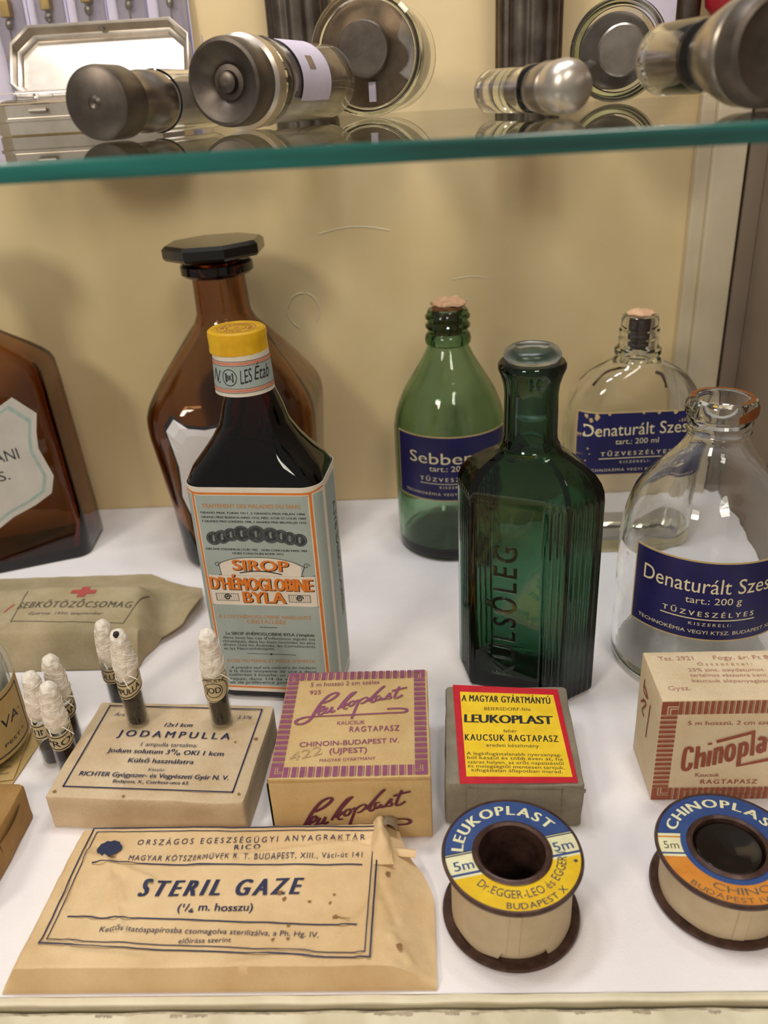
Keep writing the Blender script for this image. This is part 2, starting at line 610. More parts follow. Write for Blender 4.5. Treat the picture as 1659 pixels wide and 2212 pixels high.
T = {
 'J': [('Ára:', 0.875, 4.325, 1.345, 4.32, 0.186, 'i'), ('3.376', 5.942, 4.291, 6.493, 4.299, 0.183, 'i'), ('12x1 kcm', 3.15, 3.751, 4.253, 3.767, 0.215, 'bi'), ('JODAMPULLA', 1.473, 3.164, 5.935, 3.118, 0.347, 'b'), ('1 ampulla tartalma:', 2.598, 2.657, 4.805, 2.655, 0.202, 'n'), ('Jodum solutum 3⁰/₀ OKI 1 kcm', 1.426, 2.28, 5.93, 2.23, 0.23, 'b'), ('Külső használatra', 2.421, 1.788, 4.922, 1.773, 0.224, 'b'), ('Készíti:', 3.346, 1.383, 3.957, 1.374, 0.14, 'n'), ('RICHTER Gyógyszer- és Vegyészeti Gyár N. V.', 0.85, 1.055, 6.436, 1.034, 0.214, 'b'), ('Budapest, X., Cserkesz-utca 63.', 2.244, 0.76, 5.07, 0.755, 0.15, 'b')],
 'Jf': [(0.489, 4.934), (6.814, 4.875), (6.756, 0.464), (0.503, 0.503)],
 'L1': [('5 m hosszú 2 cm széles', 0.958, 4.847, 3.614, 4.918, 0.241, 'n'), ('925', 0.972, 4.377, 1.398, 4.393, 0.234, 'n'), ('KAUCSUK', 2.153, 2.62, 3.153, 2.643, 0.193, 'n'), ('RAGTAPASZ', 2.623, 2.231, 4.408, 2.243, 0.283, 'm'), ('CHINOIN-BUDAPEST IV.', 0.906, 1.519, 4.4, 1.636, 0.238, 'm'), ('(UJPEST)', 1.989, 1.168, 3.287, 1.179, 0.254, 'm'), ('MAGYAR GYÁRTMÁNY', 1.676, 0.767, 3.597, 0.812, 0.14, 'n')],
 'L1f': [(0.488, 5.35), (4.967, 5.433), (4.903, 0.611), (0.409, 0.521)],
 'script': [[(1.53, 3.852), (1.803, 4.024), (2.023, 4.274), (2.051, 4.423), (1.915, 4.428), (1.688, 4.251), (1.458, 3.855), (1.288, 3.395), (1.162, 3.014), (1.0, 2.793), (0.801, 2.705), (0.647, 2.758), (0.63, 2.896), (0.811, 3.028), (1.13, 3.106), (1.922, 3.125), (2.852, 3.159), (3.968, 3.2), (4.525, 3.214), (4.688, 3.32), (4.571, 3.423), (4.244, 3.45), (3.94, 3.427)], [(1.41, 3.355), (1.543, 3.442), (1.615, 3.596), (1.556, 3.67), (1.461, 3.566), (1.396, 3.355), (1.447, 3.213), (1.56, 3.257), (1.687, 3.415)], [(1.733, 3.591), (1.657, 3.381), (1.698, 3.287), (1.807, 3.389), (1.906, 3.621), (1.862, 3.408), (1.907, 3.315), (2.016, 3.424)], [(2.107, 3.47), (2.333, 3.966), (2.572, 4.364), (2.76, 4.469), (2.691, 4.396), (2.426, 3.999), (2.217, 3.573)], [(2.236, 3.644), (2.343, 3.82), (2.43, 3.795), (2.376, 3.674), (2.308, 3.626), (2.364, 3.495), (2.48, 3.526)], [(2.598, 3.919), (2.512, 3.777), (2.543, 3.646), (2.645, 3.685), (2.722, 3.841), (2.645, 3.932), (2.765, 3.912), (2.857, 3.982)], [(2.904, 3.994), (2.785, 3.55), (2.655, 2.937)], [(2.819, 3.801), (2.975, 4.014), (3.161, 4.116), (3.214, 4.004), (3.079, 3.827), (2.939, 3.76)], [(3.218, 3.894), (3.467, 4.289), (3.745, 4.693), (3.85, 4.765), (3.769, 4.692), (3.468, 4.252), (3.337, 3.889), (3.411, 3.828), (3.525, 3.955)], [(3.686, 4.184), (3.543, 4.16), (3.516, 3.955), (3.597, 3.937), (3.712, 4.094), (3.691, 3.985), (3.763, 3.96), (3.818, 4.031)], [(3.834, 3.979), (4.051, 4.34), (4.02, 4.192), (4.084, 4.094), (4.0, 4.009), (3.866, 4.029)], [(4.4, 4.703), (4.235, 4.221), (4.228, 4.036), (4.356, 4.068), (4.522, 4.209)], [(4.112, 4.45), (4.376, 4.552), (4.69, 4.637)]],
 'script2': [[(1.468, 1.328), (1.78, 1.515), (2.047, 1.778), (2.099, 1.931), (1.962, 1.935), (1.702, 1.75), (1.394, 1.33), (1.124, 0.824), (0.907, 0.389), (0.68, 0.128), (0.442, 0.02), (0.286, 0.081), (0.304, 0.243), (0.531, 0.399), (0.892, 0.494), (1.746, 0.528), (2.748, 0.581), (3.944, 0.644), (4.54, 0.668), (4.717, 0.79), (4.599, 0.904), (4.255, 0.929), (3.932, 0.899)], [(1.244, 0.781), (1.403, 0.88), (1.508, 1.052), (1.46, 1.132), (1.341, 1.017), (1.23, 0.782), (1.255, 0.621), (1.384, 0.674), (1.55, 0.853)], [(1.631, 1.048), (1.512, 0.814), (1.537, 0.709), (1.672, 0.825), (1.818, 1.083), (1.733, 0.848), (1.764, 0.743), (1.899, 0.867)], [(2.003, 0.92), (2.317, 1.461), (2.617, 1.878), (2.82, 1.987), (2.742, 1.913), (2.418, 1.497), (2.136, 1.035)], [(2.167, 1.113), (2.305, 1.305), (2.392, 1.279), (2.318, 1.148), (2.24, 1.095), (2.278, 0.952), (2.405, 0.988)], [(2.584, 1.414), (2.474, 1.261), (2.489, 1.119), (2.601, 1.164), (2.701, 1.333), (2.634, 1.429), (2.756, 1.41), (2.859, 1.485)], [(2.909, 1.499), (2.729, 1.018), (2.506, 0.322)], [(2.797, 1.291), (2.984, 1.52), (3.187, 1.63), (3.229, 1.513), (3.07, 1.323), (2.917, 1.249)], [(3.222, 1.397), (3.516, 1.814), (3.83, 2.225), (3.94, 2.297), (3.854, 2.224), (3.513, 1.776), (3.344, 1.393), (3.414, 1.329), (3.545, 1.465)], [(3.729, 1.708), (3.581, 1.681), (3.535, 1.466), (3.617, 1.448), (3.749, 1.615), (3.718, 1.499), (3.79, 1.474), (3.853, 1.55)], [(3.864, 1.495), (4.113, 1.874), (4.071, 1.721), (4.13, 1.619), (4.037, 1.529), (3.901, 1.549)], [(4.483, 2.244), (4.292, 1.754), (4.273, 1.561), (4.407, 1.596), (4.583, 1.745)], [(4.181, 1.986), (4.452, 2.093), (4.77, 2.182)]],
 'L2': [('A MAGYAR GYÁRTMÁNYÚ', 0.631, 4.307, 4.006, 4.168, 0.382, 'b'), ('BEIERSDORF-féle', 1.485, 3.782, 3.229, 3.759, 0.179, 'n'), ('LEUKOPLAST', 0.73, 3.089, 3.98, 3.015, 0.451, 'x'), ('fehér', 2.143, 2.543, 2.632, 2.55, 0.167, 'n'), ('KAUCSUK RAGTAPASZ', 0.727, 2.112, 4.081, 2.07, 0.338, 'b'), ('eredeti készítmény', 1.481, 1.79, 3.354, 1.766, 0.181, 'n'), ('A legkifogástalanabb nyersanyag-', 0.764, 1.369, 4.112, 1.332, 0.156, 'n'), ('ból készül és több éven át, ha', 0.786, 1.163, 4.124, 1.128, 0.154, 'n'), ('száraz helyen, az erős napsütéstől', 0.8, 0.944, 4.127, 0.917, 0.152, 'n'), ('és melegségtől mentesen tartjuk,', 0.804, 0.748, 4.138, 0.709, 0.15, 'n'), ('kifogástalan állapotban marad.', 0.936, 0.552, 4.045, 0.521, 0.148, 'n')],
 'L2o': [(0.281, 5.317), (4.379, 5.057), (4.513, 0.098), (0.52, -0.029)],
 'L2i': [(0.565, 4.882), (4.174, 4.709), (4.357, 0.357), (0.747, 0.313)],
 'Ct': [('Tsz. 2921', 0.456, 2.21, 1.683, 2.203, 0.229, 'n'), ('Fogy. ár: Ft 8.', 2.38, 2.204, 4.384, 2.171, 0.227, 'n'), ('Összetétel:', 1.724, 1.879, 3.591, 1.836, 0.168, 'n'), ('25% zinc. oxydatumot', 1.316, 1.556, 3.878, 1.483, 0.175, 'n'), ('tartalmaz vászonra kent', 1.292, 1.266, 3.871, 1.184, 0.172, 'n'), ('kaucsuk alapanyagban', 1.275, 0.957, 3.868, 0.863, 0.168, 'n'), ('Gysz.', 0.357, 0.528, 1.108, 0.529, 0.229, 'n')],
 'Cf': [('5 m hosszú, 2 cm széles', 0.938, 3.428, 4.02, 3.4, 0.172, 'n'), ('Kaucsuk', 1.445, 1.094, 2.281, 1.08, 0.169, 'n'), ('RAGTAPASZ', 1.663, 0.754, 3.621, 0.733, 0.203, 'm'), ('„REANAL” FINOMVEGYSZERGYÁR', 0.991, 0.438, 4.489, 0.401, 0.115, 'n'), ('Budapest, XI. ker.', 2.865, 0.255, 4.398, 0.221, 0.091, 'n')],
 'Cfi': [(0.516, 3.896), (0.743, 0.297), (-0.085, 4.487), (0.142, -0.026)],
 'chin': [[(1.208, 2.217), (1.177, 2.393), (1.049, 2.407), (0.977, 2.261), (0.972, 1.671), (1.018, 1.459), (1.135, 1.429), (1.217, 1.547), (1.224, 1.746)], [(1.4, 2.485), (1.427, 1.464)], [(1.429, 1.97), (1.492, 2.114), (1.605, 2.151), (1.651, 2.013), (1.653, 1.539)], [(1.824, 2.283), (1.835, 1.576)], [(1.795, 2.547), (1.775, 2.64)], [(2.006, 2.396), (2.035, 1.632)], [(2.007, 2.221), (2.061, 2.375), (2.168, 2.4), (2.213, 2.275), (2.232, 1.707)], [(2.493, 2.521), (2.404, 2.427), (2.396, 2.077), (2.462, 1.86), (2.565, 1.858), (2.63, 2.034), (2.619, 2.384), (2.551, 2.52), (2.493, 2.521)], [(2.82, 2.611), (2.865, 1.588), (3.572, 1.781), (4.246, 1.956)], [(2.828, 2.515), (2.945, 2.608), (3.025, 2.511), (3.048, 2.181), (2.991, 2.066), (2.862, 2.049)], [(1.993, 2.685), (3.18, 3.091), (3.266, 2.041)], [(3.39, 2.733), (3.463, 2.827), (3.572, 2.806), (3.61, 2.672), (3.643, 2.209)], [(3.595, 2.538), (3.465, 2.513), (3.426, 2.387), (3.463, 2.232), (3.553, 2.211), (3.618, 2.345)], [(3.927, 2.894), (3.789, 2.859), (3.789, 2.668), (3.951, 2.55), (3.958, 2.319), (3.815, 2.302)], [(4.065, 3.118), (4.114, 2.431)], [(3.991, 2.854), (4.18, 2.926)]],
 'chinl': [[(2.083, 3.742), (2.041, 3.268), (1.504, 3.35), (2.007, 3.529)], [(2.032, 2.881), (1.621, 2.981), (2.0, 2.428), (1.713, 2.349)], [(1.135, 3.345), (1.254, 1.781)], [(2.263, 2.612), (1.861, 2.942)]],
 'SI': [('TRAITEMENT DES MALADIES DU SANG', -1.969, 9.261, 1.91, 9.261, 0.171, 'o'), ('GRAND PRIX TURIN 1911_3 GRANDS PRIX MILAN 1906', -2.065, 9.018, 2.057, 8.988, 0.086, 'b'), ("GRAND PRIX BUENOS-AIRES 1910_MÉD. D'OR ST LOUIS 1904", -2.059, 8.825, 2.074, 8.802, 0.087, 'b'), ('3 GRANDS PRIX LONDRES 1908_5 GRANDS PRIX BRUXELLES 1910', -2.064, 8.644, 2.065, 8.62, 0.087, 'b'), ("DIPLÔME D'HONNEUR LYCÉE 1902 _ HORS CONCOURS PARIS 1904", -2.072, 7.412, 1.991, 7.386, 0.09, 'b'), ('HORS CONCOURS ROME 1912', -1.021, 7.232, 1.038, 7.226, 0.091, 'b'), ('SIROP', -1.097, 6.516, 1.162, 6.495, 0.471, 'O'), ("D'HÉMOGLOBINE", -2.137, 5.599, 2.048, 5.589, 0.566, 'O'), ('BYLA', -0.849, 4.998, 0.889, 5.0, 0.522, 'O'), ("A L'OXYHÉMOGLOBINE NAISSANTE", -2.035, 4.198, 1.877, 4.238, 0.164, 'o'), ('CRISTALLISÉE', -0.851, 3.965, 0.803, 3.982, 0.176, 'o'), ("Le SIROP d'HÉMOGLOBINE BYLA s'emploie", -1.842, 3.372, 1.927, 3.408, 0.145, 'b'), ("dans tous les cas d'infections aiguës ou", -1.991, 3.169, 1.923, 3.213, 0.135, 'n'), ('chroniques, dans les états morbides les plus', -2.018, 2.981, 1.916, 3.029, 0.136, 'n'), ('divers chez les Anémiés, les Convalescents', -2.02, 2.799, 1.914, 2.85, 0.136, 'n'), ('et les Neurasthéniques.', -2.024, 2.599, 0.185, 2.675, 0.137, 'n'), ("DOSE MOYENNE ET MODE D'EMPLOI", -1.954, 1.95, 1.82, 2.08, 0.162, 'o'), ('A prendre sauf avis contraire du médecin,', -1.867, 1.62, 1.863, 1.765, 0.14, 'i'), ('à la dose moyenne de une à deux', -1.966, 1.439, 1.855, 1.562, 0.141, 'i'), ('cuillerées à bouche, un peu avant le', -2.004, 1.242, 1.875, 1.36, 0.142, 'i'), ("repas, dans 1/4 de verre d'eau", -1.975, 1.024, 1.857, 1.154, 0.142, 'i'), ('et de préférence gazeuse.', -1.992, 0.826, 1.015, 0.953, 0.143, 'i')],
 'SIp': [(-2.606, 10.156), (2.696, 10.084), (-2.277, 9.853), (2.312, 9.85), (-2.489, 2.263), (2.208, 1.608), (-2.197, 0.503), (0.443, 0.609), (-2.135, 0.233), (-1.936, -0.153)],
 'SIban': [(-1.659, 6.785), (-1.338, 6.931), (-0.816, 7.059), (0.008, 7.103), (0.727, 7.059), (1.342, 6.921), (1.823, 6.7), (1.66, 6.277), (2.179, 6.28), (2.109, 4.906), (-2.156, 4.838), (-2.184, 6.219), (-1.615, 6.285)],
 'SImed': [(-1.696, 7.931), (-1.345, 8.002), (-0.969, 8.107), (-0.533, 8.164), (0.049, 8.159), (0.623, 8.111), (1.04, 8.069), (1.363, 7.977), (1.754, 7.91)],
 'SIorn': [(-1.979, 5.391), (-1.04, 5.046), (1.047, 5.402), (1.93, 5.059), (-0.327, 3.792), (0.384, 3.801), (-1.048, 2.44), (1.047, 2.462), (0.007, 2.457)],
 'GA': [('ORSZÁGOS EGESZSÉGÜGYI ANYAGRAKTÁR', -3.582, 1.825, 4.109, 1.909, 0.226, 't'), ('RICO', -0.226, 1.578, 0.62, 1.627, 0.189, 'b'), ('MAGYAR KÖTSZERMŰVEK R. T. BUDAPEST, XIII., Váci-út 141', -3.676, 1.169, 4.054, 1.2, 0.216, 't'), ('STERIL GAZE', -2.956, -0.207, 2.109, -0.192, 0.6, 'xi'), ('(¹/₄ m. hosszu)', -1.562, -0.757, 0.771, -0.764, 0.266, 'b'), ('Kettős itatóspapírosba csomagolva sterilizálva, a Ph. Hg. IV.', -3.802, -1.388, 2.892, -1.681, 0.179, 't'), ('előírása szerint', -1.269, -1.829, 0.31, -1.823, 0.158, 't')],
 'GAf': [(-5.318, 2.598), (4.567, 2.444), (4.46, -2.382), (-5.468, -1.812), (-4.831, 1.074), (4.051, 0.904), (-4.946, -0.866), (4.0, -1.315), (-4.448, 1.665), (-4.053, 1.657), (-4.551, 1.981), (-5.925, 2.922), (5.156, 2.664), (5.352, 0.397)],
 'PK': [('SEBKÖTÖZŐCSOMAG', -2.251, -0.558, 3.323, -0.601, 0.522, 'b'), ('Gyártva: 1950. szeptember', -1.476, -1.121, 2.166, -1.182, 0.202, 'i')],
 'PKf': [(-2.335, 1.017), (3.654, 1.215), (3.379, -1.891), (-2.079, -1.611), (0.577, 0.85), (-2.675, 1.997), (-1.705, 2.039), (0.023, 0.763), (1.145, 0.998), (0.617, 0.375), (0.639, 1.233)],
 'CR': [('Denaturált Szesz', -3.431, 5.229, 1.706, 5.55, 0.729, 'l')],
 'CRp': [(-3.913, 6.648), (-3.985, 3.038), (-0.691, 6.63), (-0.434, 3.068), (1.261, 6.905), (1.594, 4.098), (-0.539, 5.352), (0.271, 5.543)],
 'CRl': [(-3.403, 5.242), (-1.344, 5.297), (0.285, 5.442), (1.492, 5.715), (-1.62, 4.772), (0.406, 4.899), (-2.432, 4.088), (0.996, 4.416), (-1.382, 3.704), (0.174, 3.859), (-3.519, 3.358), (1.308, 3.817), (-0.797, 5.832), (-0.598, 4.116)],
 'G1p': [(-3.366, 7.45), (-3.26, 3.655), (-0.382, 7.305), (-0.45, 3.802), (-2.401, 5.894), (0.537, 5.96), (-2.376, 6.712), (-1.222, 5.468), (-0.214, 5.546), (-1.759, 4.813), (-0.09, 4.861), (-0.679, 4.475)],
 'FCp': [(-3.357, 8.152), (-3.36, 6.842), (2.235, 8.162), (-1.963, 4.673), (-2.849, 6.857), (2.364, 6.968), (0.275, 6.909), (-2.887, 7.554), (-1.217, 6.419), (0.962, 6.439), (-1.928, 5.776), (1.258, 5.831), (-0.934, 5.357), (0.615, 5.369), (-2.117, 4.91), (0.864, 4.902)],
}

# ------------------------------------------------------------------ the cabinet
ZT, TH = 22.32, 0.36           # top face and thickness of the glass shelf
WY = 48.25                     # back wall

struct('floor', MB().box(-34, 19.2, 15.2, WY, -1.2, -0.12), 'trim', smooth=0)
struct('wall_back', MB().box(-34, 24, WY, WY + 1.5, -1.2, 42), 'wall', smooth=0)
struct('wall_right', MB().box(18.55, 20, 15.2, WY, -1.2, 42), 'side', smooth=0)
# corner post: a flat board, a shallow step, a dark gap and a narrow strip against the side
struct('trim_1', MB().box(15.0, 15.75, WY - 0.7, WY, -0.1, 42), 'trim', bevel=0.12)
struct('trim_2', MB().box(15.72, 17.42, WY - 1.15, WY, -0.1, 42), 'trim', bevel=0.15)
struct('trim_3', MB().box(17.40, 17.62, WY - 0.4, WY, -0.1, 42), 'groove', smooth=0)
struct('trim_4', MB().box(17.60, 18.56, WY - 1.0, WY, -0.1, 42), 'side', bevel=0.12)
# front rail: worn cream lip, dirty gap, and the outer board
lip = MB()
def rail_ring(x):
    j = 0.035 * nz(x, 0, 0, 0.7)
    return [(x, 14.97, -1.0), (x, 15.16 + j * 0.5, -1.0), (x, 15.16 + j * 0.5, 0.0), (x, 15.10 + j, 0.075), (x, 14.98 + j, 0.085), (x, 14.90 + j, 0.035), (x, 14.885 + j, -0.02), (x, 14.97, -0.05)]
lip.loft([rail_ring(-16 + i * 0.25) for i in range(141)])
struct('trim_5', lip, 'rail')
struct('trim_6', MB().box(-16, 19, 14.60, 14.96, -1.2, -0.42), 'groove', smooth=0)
out = MB()
def sill_ring(x):
    j = 0.03 * nz(x, 3, 0, 0.6)
    return [(x, 9.0, -1.2), (x, 14.74 + 2 * j, -1.2), (x, 14.74 + 2 * j, -0.10), (x, 14.68 + j, -0.06), (x, 9.0, -0.06)]
out.loft([sill_ring(-16 + i * 0.3) for i in range(118)])
sill = struct('trim_7', out, 'rail')
rr = random.Random(3)
for k in range(9):
    x = (-9.6, -7.5, -6.9, -1.3, 0.35, 1.0, 3.9, 5.6, 7.6)[k]
    wv = (0.5, 0.35, 0.6, 1.1, 0.4, 0.22, 0.3, 0.5, 0.35)[k]
    d = MB()
    d.poly([(x + wv * (i / 13 - 0.5), 14.62 - 0.06 * rr.random()) for i in range(14)] + [(x + wv * (0.5 - i / 13), 14.66 + 0.02 * rr.random()) for i in range(14)], flat(-0.055))
    ink('worn_mark', d, 'dirt', sill)

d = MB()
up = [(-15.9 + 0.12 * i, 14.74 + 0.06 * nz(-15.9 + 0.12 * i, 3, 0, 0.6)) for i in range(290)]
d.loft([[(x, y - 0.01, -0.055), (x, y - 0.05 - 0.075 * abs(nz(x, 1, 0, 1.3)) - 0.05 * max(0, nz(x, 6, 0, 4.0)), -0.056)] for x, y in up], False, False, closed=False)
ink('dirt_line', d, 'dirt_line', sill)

# paint flaws on the back wall
scr = MB()
for (a0, a1, rad) in ((-40, 75, 0.92), (85, 170, 0.90), (185, 250, 0.95)):
    scr.tube([(-6.45 + rad * cos(radians(a0 + (a1 - a0) * t / 14)), WY + 0.005, 12.25 + 1.1 * rad * sin(radians(a0 + (a1 - a0) * t / 14))) for t in range(15)], 0.035, 6)
scr.tube([(-5.15 + 3.9 * t / 12, WY + 0.005, 16.45 + 0.28 * sin(pi * t / 12)) for t in range(13)], 0.035, 6)
scr.tube([(2.2 + 2.0 * t / 8, WY + 0.005, 13.6 + 0.12 * sin(pi * t / 8)) for t in range(9)], 0.028, 6)
o = obj('paint_scratch', scr, 'rail', bpy.data.objects['wall_back'])

# cloth lining
cl = MB()
def cloth_z(x, y):
    e = sstep(15.2, 16.5, y)
    z = 0.05 * nz(x, y, 1, 0.16) + 0.02 * nz(x, y, 5, 0.5)
    for (cx, cy, ang, wdt, hgt) in ((-14.5, 43.5, 0.25, 0.5, 0.10), (1.0, 33.0, 1.45, 0.45, 0.06), (12.5, 24.5, 0.9, 0.5, 0.07), (-2.5, 46.5, 0.05, 0.4, 0.06), (5.6, 18.0, 1.3, 0.4, 0.05)):
        dd = (x - cx) * -sin(ang) + (y - cy) * cos(ang)
        z += hgt * math.exp(-(dd / wdt) ** 2) * math.exp(-(((x - cx) * cos(ang) + (y - cy) * sin(ang)) / 4) ** 2)
    return -0.045 + min(0.06, z * 0.6) * e
cl.grid(180, 130, lambda a, b: (-34 + 52.5 * a, 15.2 + (WY - 0.05 - 15.2) * b, cloth_z(-34 + 52.5 * a, 15.2 + (WY - 0.05 - 15.2) * b)))
tag(obj('tablecloth', cl, 'cloth'), 'white cotton cloth spread over the bottom of the display cabinet', 'cloth')

# glass shelf with its green edge
t = thing('glass_shelf', 'clear glass shelf with a green front edge carrying the syringes', 'shelf', (0, 0, 0))
obj('pane', MB().box(-33, 18.4, 16.05, WY - 0.05, ZT - TH, ZT), 'g_pane', t, smooth=0)
o = obj('polished_edge', MB().loft([[(x, 16.06, ZT - TH), (x, 16.06, ZT), (x, 16.02, ZT), (x, 16.0, ZT - 0.03), (x, 16.0, ZT - TH + 0.03), (x, 16.02, ZT - TH)] for x in (-33, -10, 0, 10, 18.4)]), 'shelf_edge', t)
o['label'] = 'green polished front edge'

# ------------------------------------------------------------------ labels that wrap a vessel
def band(outline, z0, z1, t=0.03, nz_=2):
    """closed paper band: outline(z, off) -> points"""
    mb = MB()
    o_ = [[(x, y, z0 + (z1 - z0) * i / nz_) for x, y in outline(z0 + (z1 - z0) * i / nz_, t)] for i in range(nz_ + 1)]
    i_ = [[(x, y, z0 + (z1 - z0) * i / nz_) for x, y in outline(z0 + (z1 - z0) * i / nz_, 0.008)] for i in range(nz_, -1, -1)]
    return mb.loft(o_ + i_ + [o_[0]], False, False)


def patch(s0, s1, z0, z1, fn, nu=40, nv=4):
    return MB().grid(nu, nv, lambda a, b: fn(s0 + (s1 - s0) * a, z0 + (z1 - z0) * b))


def sheet(mb_fn, fn_out, fn_in):
    m = MB()
    m.merge(mb_fn(fn_out))
    return m


def thin_sheet(s0, s1, zlo, zhi, surf, t0=0.008, t1=0.028, nu=48):
    """paper stuck on surf(s, z, off); zlo / zhi may be functions of s"""
    lo = zlo if callable(zlo) else (lambda s: zlo)
    hi = zhi if callable(zhi) else (lambda s: zhi)
    secs = []
    for i in range(nu + 1):
        s = s0 + (s1 - s0) * i / nu
        a, b = lo(s), hi(s)
        n = 6
        secs.append([surf(s, a + (b - a) * k / n, t1) for k in range(n + 1)] + [surf(s, b - (b - a) * k / n, t0) for k in range(n + 1)])
    return MB().loft(secs)


def cyl_surf(r):
    return lambda s, z, off: ((r + off) * sin(s / r), -(r + off) * cos(s / r), z)


def blue_label(parent, surf, s0, s1, z0, z1, lines, zlo=None, zhi=None):
    zlo = zlo or (lambda s: z0)
    zhi = zhi or (lambda s: z1)
    lab = obj('label', thin_sheet(s0, s1, zlo, zhi, surf), 'gold', parent)
    lab['label'] = 'navy blue paper label with a tan border'
    e = 0.07
    m = MB().grid(48, 4, lambda a, b: surf(s0 + e + (s1 - s0 - 2 * e) * a, zlo(0) + e + (zhi(0) - zlo(0) - 2 * e) * b, 0.033))
    ink('blue_field', m, 'navy_label', lab)
    m = MB()
    fn = lambda u, v: surf(u, v, 0.039)
    for it in lines:
        if it[0] == '-':
            m.line(it[1], it[2], it[3], fn, 24)
        else:
            write(m, *it, fn)
    ink('lettering', m, 'cream', lab)
    return lab


# ------------------------------------------------------------------ bottles on the cloth
# tall amber apothecary bottle
def tall_outline(z):
    ks = [(0, 3.75, 3.75, 2.0), (0.25, 3.92, 3.92, 2.2), (3.3, 4.08, 4.08, 2.35), (6.2, 4.35, 4.35, 2.5), (7.6, 4.47, 4.47, 2.5), (8.2, 4.5, 4.5, 2.55), (8.7, 4.44, 4.44, 2.55), (9.2, 4.26, 4.26, 2.5), (9.7, 3.98, 3.98, 2.45), (10.4, 3.52, 3.52, 2.3), (11.3, 2.86, 2.86, 2.1), (12.2, 2.2, 2.2, 1.95), (12.6, 1.88, 1.88, 1.8),
          (12.9, 1.62, 1.62, 1.6), (13.4, 1.42, 1.42, 1.42), (15.2, 1.36, 1.36, 1.36)]
    for a, b in zip(ks, ks[1:]):
        if z <= b[0]:
            t = (z - a[0]) / (b[0] - a[0])
            return tuple(p + (q - p) * t for p, q in zip(a, b))[1:]
    return ks[-1][1:]


def tall_pts(z, off=0.0):
    a, b, r = tall_outline(z)
    return rrect(a + off, b + off, min(max(r + off, 0.2), a + off), 96)


t = thing('apothecary_bottle', 'tall amber bottle with an eight-sided black stopper against the back wall', 'bottle', (-9.75, 43.6, 0.09), 0)
t.rotation_euler = (0, radians(-1.2), 0)
zs = [0, 0.1, 0.25, 1, 3.3, 6.2, 7.6, 8.0, 8.35, 8.7, 8.95, 9.2, 9.45, 9.7, 10.05, 10.4, 10.85, 11.3, 11.75, 12.2, 12.4, 12.6, 12.75, 12.9, 13.1, 13.4, 14.2, 15.2]
outer = rings([(z, tall_pts(z)) for z in zs] + [(15.3, circ(1.7, 96)), (15.45, circ(1.86, 96)), (15.85, circ(1.86, 96)), (16.0, circ(1.7, 96)), (16.02, circ(1.2, 96))])
inner = rings([(15.2, circ(0.98, 96))] + [(z, tall_pts(z, -0.32)) for z in reversed([z for z in zs if z >= 0.6])] + [(0.55, tall_pts(0.6, -0.6))])
obj('glass_body', shell(outer, inner), 'g_amber', t)
st = MB()
oct_ = lambda R, z, k=0: [(R * cos(pi / 8 + pi / 4 * j + k), R * sin(pi / 8 + pi / 4 * j + k), z) for j in range(8)]
st.loft([oct_(0.9, 15.3), oct_(0.95, 16.03), oct_(1.3, 16.15), oct_(2.5, 16.22), oct_(2.62, 16.36), oct_(2.62, 16.78), oct_(2.42, 16.95)])
o = obj('stopper', st, 'black_glass', t, smooth=20)
o['label'] = 'eight-sided black glass stopper'
def tall_front(s, z, off):
    a, b, r = tall_outline(z)
    x = s
    k = abs(x) - (a - r)
    y = -b if k <= 0 else -(b - r) - sqrt(max(0, r * r - k * k))
    return (x, y - off, z)
def shield_pts(sc):
    half = [(0.0, 8.75), (0.9, 8.62), (1.8, 8.75), (2.55, 9.25), (3.05, 8.62), (2.86, 7.6), (2.74, 6.5), (2.84, 5.4), (2.98, 4.6), (2.7, 3.5), (1.8, 2.7), (0.8, 2.3), (0, 1.7)]
    c = 5.6
    full = half + [(-x, z) for x, z in reversed(half[1:-1])]
    return [(x * sc, c + (z - c) * sc) for x, z in full]
def shield(sc, off):
    P = shield_pts(sc)
    m = MB()
    n = len(P)
    v = [tall_front(0, 5.6, off)]
    R_ = 8
    for k in range(1, R_ + 1):
        v += [tall_front(x * k / R_, 5.6 + (z - 5.6) * k / R_, off) for x, z in P]
    f = [(0, 1 + j, 1 + (j + 1) % n) for j in range(n)]
    for k in range(R_ - 1):
        for j in range(n):
            a = 1 + k * n
            f.append((a + j, a + n + j, a + n + (j + 1) % n, a + (j + 1) % n))
    return m.add(v, f)
lab = ink('label', shield(0.945, 0.07), 'white_label', t, 'blank white shield-shaped label')
ink('border', shield(1.0, 0.02), 'black', lab, 'black edge of the shield label')

# amber flask at the left edge
t = thing('apothecary_bottle', 'wide amber bottle with a grey-white shield label, at the left edge of the cabinet', 'bottle', (-19.4, 41.9, 0), 21)
LA = [(-4.55, -1.9), (4.55, -1.9), (5.5, 1.45), (5.1, 2.0), (-5.1, 2.0), (-5.5, 1.45)]
def la_outline(z):
    ks = [(0, 0.965, 0.95, 0.0), (0.3, 1.0, 1.0, 0.0), (10.9, 0.91, 0.97, 0.0), (11.5, 0.87, 0.93, 0.02), (12.3, 0.72, 0.86, 0.12), (13.2, 0.5, 0.8, 0.35), (14.0, 0.34, 0.78, 0.75), (14.5, 0.3, 0.7, 1.0), (17.2, 0.3, 0.7, 1.0)]
    for a, b in zip(ks, ks[1:]):
        if z <= b[0]:
            t_ = (z - a[0]) / (b[0] - a[0])
            return tuple(p + (q - p) * t_ for p, q in zip(a, b))[1:]
    return ks[-1][1:]
